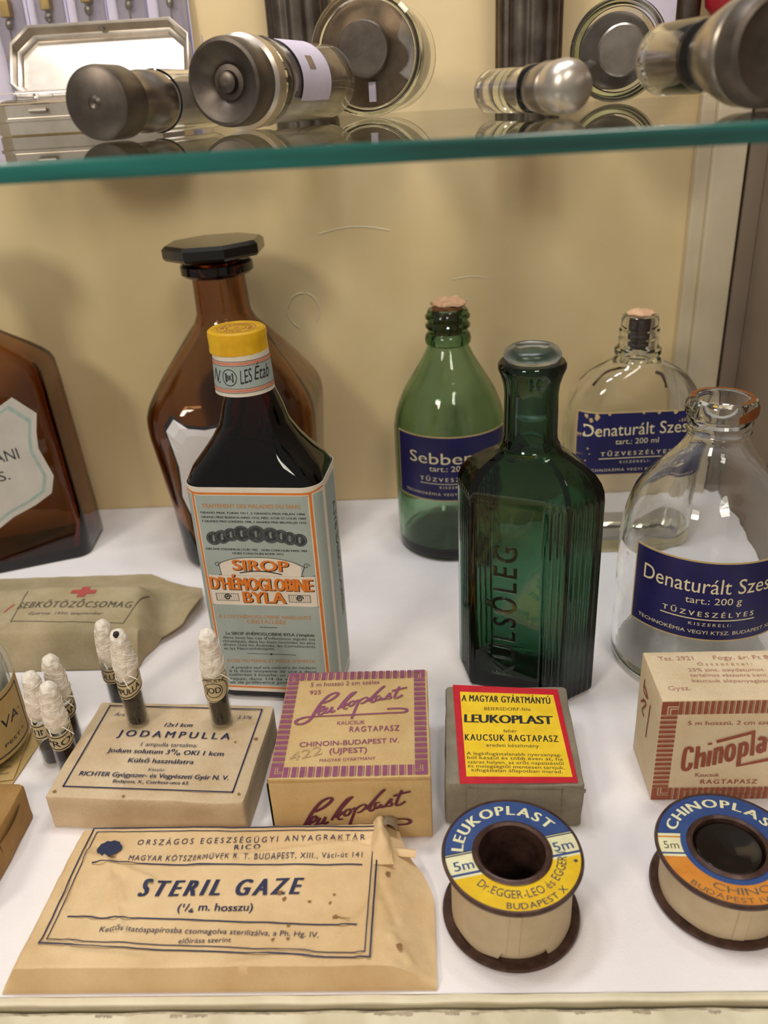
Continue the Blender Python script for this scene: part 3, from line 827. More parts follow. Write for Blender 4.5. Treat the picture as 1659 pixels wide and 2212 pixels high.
def la_pts(z, off=0):
    sx, sy_, k = la_outline(z)
    out_ = []
    for x, y in round_poly([(px * sx, py_ * sy_) for px, py_ in LA], 0.85, 16):
        a = math.atan2(y, x)
        l = hypot(x, y)
        x, y = x + off * x / l * 1.15, y + off * (y / l * 0.5 + (0.6 if y > 0 else -0.6))
        rr_ = 1.3 + off * 0.9
        out_.append((x * (1 - k) + rr_ * cos(a) * k - 4.55, y * (1 - k) + rr_ * sin(a) * k + 1.9))
    return out_
zs = [0, 0.1, 0.25, 2, 4, 6, 8, 10, 11.0, 11.4, 11.7, 12.1, 12.6, 13.2, 13.8, 14.4, 14.9, 16, 17.2]
def cc(r):
    return [(r * cos(a) - 4.55, r * sin(a) + 1.9) for a in (math.atan2(y - 1.9, x + 4.55) for x, y in la_pts(0.3))]
outer = rings([(z, la_pts(z)) for z in zs] + [(17.4, cc(1.7)), (17.9, cc(1.7)), (18.0, cc(1.5)), (18.0, cc(1.1))])
inner = rings([(17.2, cc(0.9))] + [(z, la_pts(z, -0.34)) for z in reversed([z for z in zs if z >= 0.6])] + [(0.55, la_pts(0.6, -0.6))])
obj('glass_body', shell(outer, inner), 'g_amber_deep', t)
obj('stopper', MB().lathe([(0.85, 16.5), (0.9, 18.02), (2.3, 18.1), (2.4, 18.25), (2.4, 18.7), (2.2, 18.85)], 8, cx=-4.55, cy=1.9), 'black_glass', t, smooth=20)
def la_front(u, z, off):
    return (u, 1.9 - 1.9 * la_outline(z)[1] - off, z)
half = [(0, 9.1), (0.9, 9.25), (1.75, 9.62), (2.45, 10.0), (3.45, 8.95), (3.2, 7.9), (3.1, 7.0), (3.3, 6.2), (3.52, 5.3), (3.2, 4.3), (2.2, 3.75), (1.0, 3.3), (0, 2.7)]
def la_sh(sc, off):
    full = [(x * sc, 6 + (z - 6) * sc) for x, z in half + [(-x, z) for x, z in reversed(half[1:-1])]]
    n = len(full)
    v = [la_front(-4.45, 6, off)]
    for k in range(1, 7):
        v += [la_front(-4.45 + x * k / 6, 6 + (z - 6) * k / 6, off) for x, z in full]
    f = [(0, 1 + j, 1 + (j + 1) % n) for j in range(n)]
    for k in range(5):
        f += [(1 + k * n + j, 1 + (k + 1) * n + j, 1 + (k + 1) * n + (j + 1) % n, 1 + k * n + (j + 1) % n) for j in range(n)]
    return MB().add(v, f)
lab = ink('label', la_sh(1.0, 0.03), 'shield', t, 'grey-white shield-shaped label')
ink('border_line', la_sh(0.90, 0.036), 'teal_line', lab)
ink('field', la_sh(0.85, 0.042), 'shield', lab)
m = MB()
fn = lambda u, v: la_front(u, v, 0.05)
write(m, 'ANI', -3.62, 6.52, -2.38, 6.62, 0.62, 'n', fn)
write(m, 'S.', -3.66, 5.48, -3.1, 5.53, 0.55, 'n', fn)
ink('lettering', m, 'black', lab)

# syrup bottle
A6 = radians(-6)
t = thing('syrup_bottle', 'dark syrup bottle with a yellow cap and a blue-grey and orange label', 'bottle', (-6.5 + 0.1045 * 1.75, 28.36 + 0.9945 * 1.75, 0), -6)
HA, HB, HR = 2.70, 1.72, 0.8
def sy(z):
    ks = [(0, 2.55, 1.58, 0.7), (0.18, HA, HB, HR), (9.9, HA, HB, HR), (10.2, 2.68, 1.71, 0.95), (10.6, 2.52, 1.66, 1.25), (11.1, 2.12, 1.52, 1.4), (11.6, 1.72, 1.38, 1.34), (12.2, 1.34, 1.22, 1.2), (13.2, 1.06, 1.06, 1.06), (13.7, 0.8, 0.8, 0.8), (15.5, 0.8, 0.8, 0.8)]
    for a, b in zip(ks, ks[1:]):
        if z <= b[0]:
            q = (z - a[0]) / (b[0] - a[0])
            return tuple(i + (j - i) * q for i, j in zip(a, b))[1:]
    return ks[-1][1:]
def sy_pts(z, off=0):
    a, b, r = sy(z)
    return rrect(a + off, b + off, min(r + off, b + off), 96)
zs = [0, 0.06, 0.18, 3, 6, 9.9, 10.05, 10.2, 10.4, 10.6, 10.85, 11.1, 11.35, 11.6, 11.9, 12.2, 12.5, 12.8, 13.4, 13.8, 15.5]
obj('glass_body', MB().loft(rings([(z, sy_pts(z)) for z in zs])), 'g_syrup', t)
lab = obj('label', band(lambda z, o: rrect(HA + o, HB + o, HR + o, 96), 0.46, 10.12, 0.03), 'label_white', t)
lab['label'] = 'blue-grey printed label with orange frame'
def syf(off):
    def fn(u, v):
        k = abs(u) - (HA - HR)
        y = -HB if k <= 0 else -(HB - HR) - sqrt(max(0.0, HR * HR - k * k))
        if k > 0:   # move out along the corner's normal
            ang = math.asin(min(1, k / HR))
            return (u + math.copysign(off * sin(ang), u), y - off * cos(ang), v)
        return (u, y - off, v)
    return fn
sp = lambda u, v: (HA + 0.036, u, v)
m = MB().grid(24, 2, lambda a, b: syf(0.036)(-2.2 + 4.4 * a, 0.78 + 9.0 * b))
m.grid(6, 2, lambda a, b: syf(0.036)(2.38 + 0.28 * a, 0.62 + 9.18 * b))
m.grid(6, 2, lambda a, b: syf(0.036)(-2.66 + 0.28 * a, 0.62 + 9.18 * b))
m.grid(2, 2, lambda a, b: (HA + 0.036, -0.85 + 1.7 * a, 0.62 + 9.18 * b))
ink('grey_field', m, 'label_grey', lab)
f4 = syf(0.042)
m = MB()
m.frame([(-2.29, 0.68), (2.29, 0.68), (2.29, 9.87), (-2.29, 9.87)], 0.085, f4, 80)
for s_ in (-1, 1):
    m.line((s_ * 2.29, 9.87), (s_ * 2.64, 9.95), 0.07, f4, 4)
m5 = syf(0.054)
ink('orange_frame', m, 'orange', lab)
for it in T['SI']:
    if it[6] == 'o':
        m = MB()
        write(m, *it, f4)
        ink('orange_lettering', m, 'orange_pale', lab)
m = MB().grid(30, 2, lambda a, c: f4(-2.17 + 4.34 * a, 4.86 + 1.39 * c))
arch = [(-1.62, 6.26), (-1.64, 6.78)] + T['SIban'][1:6] + [(1.70, 6.72), (1.66, 6.26)]
m.poly(arch, f4)
ink('banner', m, 'label_white', lab)
m = MB()
f47 = syf(0.047)
bp = T['SIban']
m.stroke(bp[0:7], 0.025, f47)
m.stroke(bp[6:9], 0.025, f47, smooth=False)
m.stroke([bp[0], bp[12], bp[11]], 0.025, f47, smooth=False)
m.line((-2.2, 4.82), (2.2, 4.82), 0.03, f47)
m.line((-2.2, 4.76), (2.2, 4.76), 0.015, f47)
m.line((-2.2, 9.77), (2.2, 9.77), 0.02, f47)
for sx in (-1.72, 1.9):
    m.stroke([(sx + 0.13 * cos(q * 0.6) * (1 - q / 16), 6.75 + 0.13 * sin(q * 0.6) * (1 - q / 16)) for q in range(14)], 0.02, f47)
for x0, x1 in ((-1.979, -1.04), (1.047, 1.93)):
    m.frame([(x0, 5.06), (x1, 5.06), (x1, 5.40), (x0, 5.40)], 0.02, f47)
    for q in range(11):
        xx = x0 + (x1 - x0) * (q + 0.5) / 11
        m.line((xx, 5.08), (xx, 5.38), 0.012, f47)
    xc = (x0 + x1) / 2
    m.stroke([(xc + 0.15 * cos(q * 0.7) * (1 - q / 18), 5.23 + 0.15 * sin(q * 0.7) * (1 - q / 18)) for q in range(16)], 0.05, f47)
m.line((-0.327, 3.795), (0.384, 3.795), 0.03, f47)
m.line((-1.048, 2.45), (1.047, 2.45), 0.022, f47)
m.poly([(-0.07, 2.45), (0, 2.39), (0.07, 2.45), (0, 2.51)], f47)
for it in T['SI']:
    if it[6] not in 'oO':
        write(m, *it, f47)
for it in T['SI']:
    if it[6] == 'O':      # drop shadow printed behind the big orange letters
        write(m, it[0], it[1] + 0.035, it[2] - 0.035, it[3] + 0.035, it[4] - 0.035, it[5], 'O', f47)
m.stroke([(-0.85, 6.38), (-0.3, 6.47), (0.3, 6.46), (0.88, 6.34)], 0.05, f47)
ink('black_lettering', m, 'black', lab)
m = MB()
for it in T['SI']:
    if it[6] == 'O':
        write(m, it[0], it[1], it[2], it[3], it[4], it[5], 's', m5)
ink('title_lettering', m, 'orange', lab)
m = MB()
m2 = MB()
for k in (0, 8, 1, 7, 2, 6, 3, 5, 4):
    (x, z), r_ = T['SImed'][k], (0.30, 0.30, 0.29, 0.34, 0.37, 0.34, 0.29, 0.29, 0.28)[k]
    lev = 0.042 + 0.004 * (0, 8, 1, 7, 2, 6, 3, 5, 4).index(k)
    fz = syf(lev)
    m.poly([(x + r_ * cos(q * pi / 16), z + r_ * sin(q * pi / 16)) for q in range(32)], fz)
    fz2 = syf(lev + 0.002)
    m2.frame([(x + (r_ - 0.05) * cos(q * pi / 12), z + (r_ - 0.05) * sin(q * pi / 12)) for q in range(24)], 0.012, fz2)
    m2.poly([(x - 0.05, z - 0.12), (x + 0.05, z - 0.12), (x + 0.03, z + 0.02), (x + 0.06, z + 0.1), (x, z + 0.17), (x - 0.05, z + 0.09)], fz2)
md = ink('medal_row', m, 'medal', lab)
ink('medal_relief', m2, 'medal_light', md)
m = MB()
fs = lambda u, v: (HA + 0.042, u, v)
write(m, 'HÉMOGLOBINE BYLA', 0, 3.2, 0.0001, 8.6, 0.4, 'i', lambda u, v: (HA + 0.042, -u * 1.0 + 0.2, v))
ink('side_lettering', m, 'black', lab)
# neck band
def rc(u, v, off):
    r = 1.18 - (v - 12.82) * 0.08 / 1.51 + off
    return (r * sin(u / 1.18), -r * cos(u / 1.18), v)
nb = obj('neck_band', MB().lathe([(1.18, 12.82), (1.10, 14.33), (1.02, 14.36), (1.05, 12.82), (1.17, 12.82)], 64, False, False), 'label_white', t)
m = MB()
m.grid(60, 1, lambda a, b: rc(-1.9 * 1.18 + 3.8 * 1.18 * a, 13.15 + 0.8 * b, 0.004))
ink('grey_strip', m, 'label_grey', nb)
m = MB()
for z in (13.05, 14.05):
    m.grid(60, 1, lambda a, b: rc(-2.3 + 4.6 * a, z - 0.05 + 0.1 * b, 0.008))
ink('salmon_stripe', m, 'pink', nb)
m = MB()
rf = lambda u, v: rc(u, v, 0.012)
for z in (12.97, 13.13, 13.97, 14.13):
    m.line((-2.2, z), (2.2, z), 0.018, rf, 40)
m.frame([(-0.22 + 0.3 * cos(q * pi / 14), 13.55 + 0.30 * sin(q * pi / 14)) for q in range(28)], 0.03, rf)
m.frame([(-0.37, 13.41), (-0.07, 13.41), (-0.07, 13.69), (-0.37, 13.69)], 0.05, rf)
write(m, 'BK', -0.33, 13.45, -0.11, 13.45, 0.2, 'b', rf)
write(m, 'LES', 0.22, 13.3, 0.68, 13.36, 0.5, 'i', rf)
write(m, 'Étab', 0.78, 13.4, 1.55, 13.38, 0.5, 'i', rf)
write(m, 'N.', -1.15, 13.4, -0.7, 13.3, 0.5, 'i', rf)
ink('lettering', m, 'black', nb)
# yellow capsule
cp = MB()
prof = [(1.18, 14.98), (1.19, 15.06), (1.17, 15.2), (1.18, 15.35), (1.19, 15.6), (1.17, 15.74), (1.08, 15.8), (0.9, 15.79), (0.88, 15.77)]
cp.loft([[((r + 0.018 * nz(5 * cos(a), 5 * sin(a), z * 2)) * cos(a), (r + 0.018 * nz(5 * cos(a), 5 * sin(a), z * 2)) * sin(a), z + 0.03 * nz(3 * cos(a), 3 * sin(a), 4) * (z < 14.5)) for a in [2 * pi * j / 72 for j in range(72)]] for r, z in prof])
cap = obj('yellow_cap', cp, 'yellow_cap', t)
m = MB()
fz = flat(15.776)
for r_ in (0.78, 0.40):
    m.frame([(r_ * cos(q * pi / 24), r_ * sin(q * pi / 24)) for q in range(48)], 0.03, fz)
m.poly([(0.12 * cos(q * pi / 8), 0.12 * sin(q * pi / 8)) for q in range(16)], fz)
write_arc(m, 'SIROP D HÉMOGLOBINE', 0.5, 205, -25, 0.17, 'b', fz)
write_arc(m, 'BYLA', 0.68, 235, 305, 0.17, 'b', fz, True)
ink('stamp', m, 'pink', cap)

for o in (nb, cap):
    o.location.x -= 0.20 * U
    o.scale = (0.95, 0.95, 1)
cap.scale = (0.91, 0.91, 1)
cap.location.x -= 0.04 * U
nb.location.z += 0.66 * U

# green spirit bottle
def round_bottle(t, mat, body, neck, wall, base_z, nr):
    outer = [(body[0][0] * 0.9, 0.0)] + [(r, z) for z, r in []]
    prof = curve_z([(z, r) for r, z in body], 5)
    o_ = [(r, z) for z, r in prof] + neck
    zi = [(r - wall, z) for z, r in prof if z > base_z and r - wall > nr]
    i_ = [(nr, neck[-1][1] - 0.02)] + [(nr, zi[-1][1] + 0.5)] + list(reversed(zi)) + [(zi[0][0] - 0.25, base_z - 0.05), (0.6, base_z + 0.12), (0.05, base_z + 0.18)]
    obj('glass_body', MB().lathe([(0.4, 0.06), (body[0][0] - 0.35, 0.0)] + o_ + i_, 96), mat, t)


t = thing('spirit_bottle', 'green round bottle with a cork and a navy blue label', 'bottle', (1.66, 42.8, 0), 0)
round_bottle(t, 'g_green', [(2.78, 0.04), (2.96, 0.35), (3.0, 1.5), (3.03, 4), (3.03, 6.6), (2.97, 7.35), (2.82, 8.0), (2.46, 8.9), (1.96, 9.75), (1.40, 10.65), (1.08, 11.3)],
             [(1.06, 11.42), (1.17, 11.5), (1.20, 11.72), (1.14, 11.95), (1.04, 12.05), (1.04, 12.2), (1.16, 12.33), (1.16, 12.45), (1.05, 12.56), (1.05, 12.66), (1.16, 12.8), (1.15, 12.92), (1.06, 13.02), (1.06, 13.12), (1.0, 13.22), (0.85, 13.24)], 0.26, 0.55, 0.78)
ck = MB()
ck.loft([[((r + 0.03 * nz(9 * cos(a), 9 * sin(a), z)) * cos(a), (r + 0.03 * nz(9 * cos(a), 9 * sin(a), z)) * sin(a), z) for a in [2 * pi * j / 40 for j in range(40)]] for r, z in ((0.72, 11.9), (0.76, 13.2), (0.8, 13.42))])
co = obj('cork', ck, 'cork', t)
tp = MB()
tp.loft([[(r * (1 + 0.22 * nz(4 * cos(a), 4 * sin(a), 2)) * cos(a) + 0.08, r * (1 + 0.22 * nz(4 * cos(a), 4 * sin(a), 2)) * sin(a), z + 0.18 * nz(3 * cos(a) * r, 3 * sin(a) * r, 7)) for a in [2 * pi * j / 40 for j in range(40)]] for r, z in ((0.74, 13.36), (0.9, 13.5), (0.84, 13.6), (0.55, 13.62), (0.3, 13.78), (0.05, 13.72))])
obj('torn_top', tp, 'cork_top', co)
TZ = 'TŰZVESZÉLYES'
TK = 'TECHNOKÉMIA VEGYI KTSZ. BUDAPEST'
blue_label(t, cyl_surf(3.035), -3.38, 3.5, 3.72, 7.36,
           [('Sebbenzin', -2.40, 5.84, 2.5, 5.86, 0.62, 'l'), ('tart.: 200 ml', -1.22, 5.43, 1.3, 5.45, 0.3, 'l'), (TZ, -1.76, 4.86, 1.85, 4.86, 0.22, 'b'), ('-', (-1.75, 4.72), (1.85, 4.72), 0.035),
            ('KISZERELI:', -0.68, 4.46, 0.8, 4.46, 0.14, 'n'), (TK, -2.75, 4.05, 2.85, 4.05, 0.15, 'n')])

# dark green six-sided bottle
t = thing('poison_bottle', 'dark green ribbed six-sided bottle with a clear glass stopper', 'bottle', (4.2, 29.65, 0), -22.8)
HEX = [(-2.0, -1.4), (2.0, -1.4), (2.95, 0.0), (2.0, 1.4), (-2.0, 1.4), (-2.95, 0.0)]
def hex_outline(rib=1.0, rec=1.0):
    out_ = []
    for i, (a, b) in enumerate(zip(HEX, HEX[1:] + HEX[:1])):
        L_ = hypot(b[0] - a[0], b[1] - a[1])
        nx, ny = (b[1] - a[1]) / L_, -(b[0] - a[0]) / L_
        n = 100 if i in (0, 3) else 42
        for k in range(n):
            s = k / n
            x, y = a[0] + (b[0] - a[0]) * s, a[1] + (b[1] - a[1]) * s
            d_ = 0
            pitch = L_ / (15 if i in (0, 3) else 6)
            ribd = -0.075 * (0.5 - 0.5 * cos(2 * pi * s * L_ / pitch)) * rib
            if i == 0:
                e1 = sstep(0.02, 0.05, s) * (1 - sstep(0.735, 0.765, s))
                d_ = -0.10 * e1 * rec + ribd * (1 if s > 0.765 else 0)
            elif i != 3:
                d_ = ribd
            out_.append((x + nx * d_, y + ny * d_))
    return out_
HN = len(hex_outline())
def hex_ring(z, sc, blend, r, rib, rec, inset=0.0):
    pts = []
    for x, y in hex_outline(rib, rec):
        a = math.atan2(y, x)
        hx_, hy_ = x * sc, y * sc
        if inset:
            hx_ *= 1 - inset / 2.6
            hy_ *= 1 - inset / 1.4
        px_, py_ = r * cos(a), r * sin(a)
        pts.append((hx_ * (1 - blend) + px_ * blend, hy_ * (1 - blend) + py_ * blend, z))
    return pts
keys = [(0.0, 0.955, 0, 1, 0.3, 0.3), (0.12, 0.99, 0, 1, 1, 0.6), (0.25, 1.0, 0, 1, 1, 1), (4, 1, 0, 1, 1, 1), (8.75, 1, 0, 1, 1, 1), (8.95, 1, 0, 1, 0.6, 0.4), (9.1, 0.995, 0, 1, 0.0, 0.0), (9.35, 0.985, 0.0, 1, 0, 0), (9.65, 0.96, 0.03, 1.4, 0, 0),
        (9.95, 0.91, 0.08, 1.4, 0, 0), (10.25, 0.82, 0.17, 1.3, 0, 0), (10.5, 0.70, 0.32, 1.25, 0, 0), (10.68, 0.6, 0.52, 1.2, 0, 0), (10.82, 0.5, 0.78, 1.15, 0, 0), (10.95, 0.4, 1, 1.14, 0, 0), (11.1, 0.4, 1, 1.05, 0, 0), (11.4, 0.4, 1, 1.01, 0, 0), (13.0, 0.4, 1, 1.0, 0, 0),
        (13.35, 0.4, 1, 1.04, 0, 0), (13.7, 0.4, 1, 1.15, 0, 0), (13.95, 0.4, 1, 1.25, 0, 0), (14.1, 0.4, 1, 1.25, 0, 0), (14.2, 0.4, 1, 1.18, 0, 0), (14.22, 0.4, 1, 0.95, 0, 0)]
outer = [hex_ring(*k) for k in keys]
inner = [hex_ring(14.1, 0.4, 1, 0.72, 0, 0), hex_ring(11.0, 0.4, 1, 0.64, 0, 0)] + [hex_ring(k[0] - 0.22, k[1], k[2], k[3] * 0.6, 0, 0, 0.34) for k in reversed(keys) if 0.5 < k[0] < 10.8] + [hex_ring(0.65, 0.94, 0, 1, 0, 0, 0.38), hex_ring(0.5, 0.7, 0, 1, 0, 0, 0.38)]
obj('glass_body', MB().loft(outer + inner), 'g_dark', t, smooth=50)
def raised(s, x0, z0, length, h, depth):
    c = bpy.data.curves.new('lettering', 'FONT')
    c.body = s
    c.extrude = 0.03
    c.bevel_depth = 0.012
    c.resolution_u = 3
    c.space_character = 1.25
    o_ = bpy.data.objects.new('lettering', c)
    me = o_.to_mesh()
    v = [tuple(p.co) for p in me.vertices]
    f = [tuple(q.vertices) for q in me.polygons]
    o_.to_mesh_clear()
    bpy.data.objects.remove(o_)
    xm = max(p[0] for p in v)
    return MB().add([(x0 - y / 0.69 * h, -1.30 - depth * (zz / 0.042), z0 + x / xm * length) for x, y, zz in v], f)
obj('raised_lettering', raised('KÜLSŐLEG', -0.05, 0.75, 6.3, 0.95, 0.05), 'g_dark', t)
so = obj('stopper', MB().lathe([(0.5, 12.05), (0.56, 12.12), (0.62, 13.9), (0.66, 14.235), (0.95, 14.24), (1.04, 14.36), (1.05, 14.5), (0.98, 14.64), (0.82, 14.74), (0.62, 14.76), (0.5, 14.68), (0.2, 14.64)], 64), 'g_frost', t)
so['label'] = 'clear glass stopper'

# clear flat flask
t = thing('spirit_bottle', 'clear flat flask with a worn navy label, beside the corner post', 'bottle', (11.3, 42.05, 0), 0)
fk = [(0, 3.2, 1.5, 1.3), (0.25, 3.4, 1.7, 1.5), (3, 3.44, 1.74, 1.55), (6, 3.58, 1.78, 1.6), (7.2, 3.58, 1.78, 1.6), (8.0, 3.42, 1.75, 1.6), (8.7, 3.18, 1.7, 1.55), (9.3, 2.78, 1.6, 1.5), (9.8, 2.2, 1.45, 1.4), (10.15, 1.55, 1.3, 1.25), (10.35, 1.22, 1.2, 1.18), (10.5, 1.14, 1.14, 1.14)]
fo = [(z, rrect(a, b, min(r, a, b), 96)) for z, a, b, r in curve_z(fk, 3)]
nk = [(10.62, 1.05), (10.72, 1.16), (10.95, 1.16), (11.05, 1.02), (11.25, 0.95), (11.35, 1.0), (11.5, 1.0), (11.58, 0.94), (11.7, 0.94), (11.8, 1.0), (11.92, 1.0), (12.0, 0.93), (12.5, 0.91), (12.62, 0.86), (12.66, 0.7)]
fi = [(z - 0.1, rrect(a - 0.24, b - 0.24, min(r, a, b) - 0.24, 96)) for z, a, b, r in curve_z(fk, 3) if z > 0.6 and b > 1.2]
obj('glass_body', shell(rings(fo + [(z, circ(r, 96)) for z, r in nk]), rings([(12.55, circ(0.6, 96)), (10.4, circ(0.66, 96))] + list(reversed(fi)) + [(0.5, rrect(2.7, 1.0, 0.9, 96))])), 'g_clear', t)
co = obj('cork', MB().lathe([(0.42, 10.9), (0.5, 11.3), (0.57, 12.6)], 32), 'cork_dark', t)
tp = MB().loft([[(r * (1 + 0.2 * nz(4 * cos(a), 4 * sin(a), 5)) * cos(a), r * (1 + 0.2 * nz(4 * cos(a), 4 * sin(a), 5)) * sin(a), z + 0.08 * nz(3 * cos(a) * r, 3 * sin(a) * r, 9)) for a in [2 * pi * j / 36 for j in range(36)]] for r, z in ((0.6, 12.6), (0.68, 12.74), (0.6, 12.82), (0.3, 12.92), (0.05, 12.9))])
obj('torn_top', tp, 'cork_top', co)
def flat_surf(s, z, off):
    for a, b in zip(fk, fk[1:]):
        if z <= b[0]:
            q = (z - a[0]) / (b[0] - a[0])
            A_, B_, R_ = (i + (j - i) * q for i, j in zip(a[1:], b[1:]))
            break
    k = abs(s) - (A_ - R_)
    if k <= 0:
        return (s, -B_ - off, z)
    ang = min(k / R_, 1.5)
    return (math.copysign((A_ - R_) + (R_ + off) * sin(ang), s), -(B_ - R_) - (R_ + off) * cos(ang), z)
lb = blue_label(t, flat_surf, -3.3, 3.3, 4.68, 8.16,
           [('Denaturált Szesz', -2.87, 6.86, 2.75, 6.98, 0.66, 'l'), ('tart.: 200 ml', -1.22, 6.42, 0.98, 6.44, 0.3, 'l'), (TZ, -1.93, 5.78, 1.7, 5.83, 0.22, 'b'), ('-', (-2.0, 5.63), (1.75, 5.68), 0.05),
            ('KISZERELI:', -0.93, 5.35, 0.64, 5.37, 0.14, 'n'), (TK, -2.7, 4.90, 2.7, 4.93, 0.15, 'n')])
rr = random.Random(8)
def blot(m, x, z, rad, fn, n=11):
    m.poly([(x + rad * (0.45 + 0.8 * rr.random()) * cos(2 * pi * q / n), z + rad * (0.45 + 0.8 * rr.random()) * sin(2 * pi * q / n)) for q in range(n)], fn)
fl_ = lambda u, v: flat_surf(u, v, 0.036)
for (x, z, rad) in ((-2.75, 7.95, 0.14), (-2.5, 7.75, 0.12), (-2.2, 7.9, 0.18), (-1.6, 8.06, 0.1), (-2.45, 7.35, 0.12), (-2.2, 7.1, 0.14), (0.1, 8.07, 0.09), (0.9, 8.06, 0.1), (1.7, 8.05, 0.12), (2.4, 8.0, 0.12), (-2.6, 6.2, 0.06), (-2.5, 5.9, 0.05), (-2.7, 5.5, 0.05)):
    m = MB()
    blot(m, x, z, rad, fl_)
    ink('worn_spot', m, 'gold', lb)
m = MB()
for pts in ([(-1.9, 8.55), (-1.5, 9.0), (-0.9, 9.4), (-0.2, 9.55)], [(1.5, 9.3), (1.9, 9.1), (2.1, 8.6), (2.15, 8.25)]):
    m.stroke(pts, 0.17, lambda u, v: (u, -flat_surf(u, min(v, 10.0), 0)[1] + 0.02, v))
ink('rust_line', m, 'rust_stain', t)

# clear round bottle
t = thing('spirit_bottle', 'clear round bottle with an open rust-stained mouth and a navy label', 'bottle', (11.75, 31.0, 0), 0)
round_bottle(t, 'g_clear', [(3.2, 0.05), (3.4, 0.35), (3.42, 1.5), (3.42, 5.2), (3.40, 6.0), (3.27, 7.0), (2.95, 8.0), (2.4, 8.8), (1.85, 9.4), (1.4, 9.95), (1.17, 10.4)],
             [(1.15, 10.5), (1.17, 10.6), (1.24, 10.72), (1.17, 10.86), (1.17, 10.95), (1.25, 11.08), (1.18, 11.2), (1.19, 11.28), (1.33, 11.4), (1.36, 11.55), (1.35, 11.85), (1.26, 12.0), (1.12, 12.03)], 0.24, 0.6, 0.92)
blue_label(t, cyl_surf(3.43), -3.93, 2.6, 3.05, 6.63,
           [('Denaturált Szesz', -3.42, 5.23, 1.95, 5.25, 0.66, 'l'), ('tart.: 200 g', -1.62, 4.74, 0.48, 4.76, 0.3, 'l'), (TZ, -2.45, 4.17, 1.05, 4.17, 0.22, 'b'), ('-', (-2.5, 4.03), (1.1, 4.03), 0.05),
            ('KISZERELI:', -1.40, 3.74, 0.2, 3.74, 0.14, 'n'), (TK + ' XIII.', -3.5, 3.36, 2.2, 3.36, 0.16, 'n')])
m = MB()
m.grid(14, 3, lambda a, b: ((1.375) * sin(0.15 + 1.0 * a), -(1.375) * cos(0.15 + 1.0 * a), 11.38 + (0.28 + 0.2 * sin(pi * a)) * b + 0.12 * a))
m.grid(40, 1, lambda a, b: ((1.0 + 0.18 * b) * sin(0.4 + 4.2 * a), -(1.0 + 0.18 * b) * cos(0.4 + 4.2 * a), 12.05))
ink('rust_stain', m, 'rust_stain', t)

# ------------------------------------------------------------------ jar and papers at the left edge
t = thing('medicine_jar', 'clear jar of white wadding with a tan label, cut by the left edge', 'jar', (-18.75, 25.6, 0.12), 0)
obj('glass_body', MB().lathe([(1.9, 0.0), (2.3, 0.06), (2.38, 0.3), (2.38, 3.4), (2.3, 4.0), (2.05, 4.6), (1.75, 5.0), (1.6, 5.3), (1.6, 5.8), (1.4, 5.8), (1.4, 5.3), (1.6, 4.9), (1.85, 4.5), (2.12, 3.9), (2.2, 3.4), (2.2, 0.4), (1.8, 0.3)], 72), 'g_wall', t)
wd = MB()
wd.loft([[((r + 0.05 * nz(3 * cos(a), 3 * sin(a), z)) * cos(a), (r + 0.05 * nz(3 * cos(a), 3 * sin(a), z)) * sin(a), z) for a in [2 * pi * j / 48 for j in range(48)]] for r, z in ((1.9, 0.4), (2.08, 0.8), (2.08, 3.3), (1.9, 3.9), (1.55, 4.4), (1.2, 4.8), (0.3, 4.9))])
obj('wadding', wd, 'powder', t)
obj('lid', MB().lathe([(1.62, 5.35), (1.72, 5.4), (1.74, 6.0), (1.6, 6.15), (0.3, 6.17)], 48), 'steel_dark', t)
lab = obj('label', thin_sheet(-0.8, 4.85, 0.45, 3.25, cyl_surf(2.385)), 'leaf', t)
m = MB()
rf = lambda u, v: cyl_surf(2.385)(u, v, 0.04)
m.frame([(-0.6, 0.65), (4.3, 0.65), (4.3, 3.0), (-0.6, 3.0)], 0.06, rf, 16)
write(m, 'VA·', 2.75, 1.75, 3.95, 1.75, 0.42, 'i', rf)
write(m, 'PEST.*', 2.7, 0.95, 3.9, 0.95, 0.16, 'n', rf)
ink('lettering', m, 'black', lab)
for k, (x, y, rz, lbl) in enumerate(((-17.45, 25.35, 8, 'upper yellowed paper slip lying under the jar'), (-17.1, 25.25, -4, 'lower yellowed paper slip lying under the jar'))):
    m = MB()
    z0 = 0.07 - 0.05 * k
    m.grid(20, 12, lambda a, b: (-3 + 4.0 * a, -1.6 + 3.0 * b, z0 + 0.03 * nz(a * 3, b * 3, k) * a + 0.05 * max(0, a - 0.8) * (1 - k)))
    s = thing('paper_slip', lbl, 'paper', (x, y, 0), rz)
    m2 = MB().merge(m)
    m2.xf(lambda a, b, c: (a, b, c - 0.012))
    obj('sheet', m.merge(m2), 'leaf', s)
    if k == 0:
        mm = MB()
        for q in range(3):
            mm.stroke([(0.1 + 0.07 * i, -0.55 - 0.35 * q + 0.05 * rr.random()) for i in range(10)], 0.03, flat(0.115))
        ink('handwriting', mm, 'grey_ink', s)

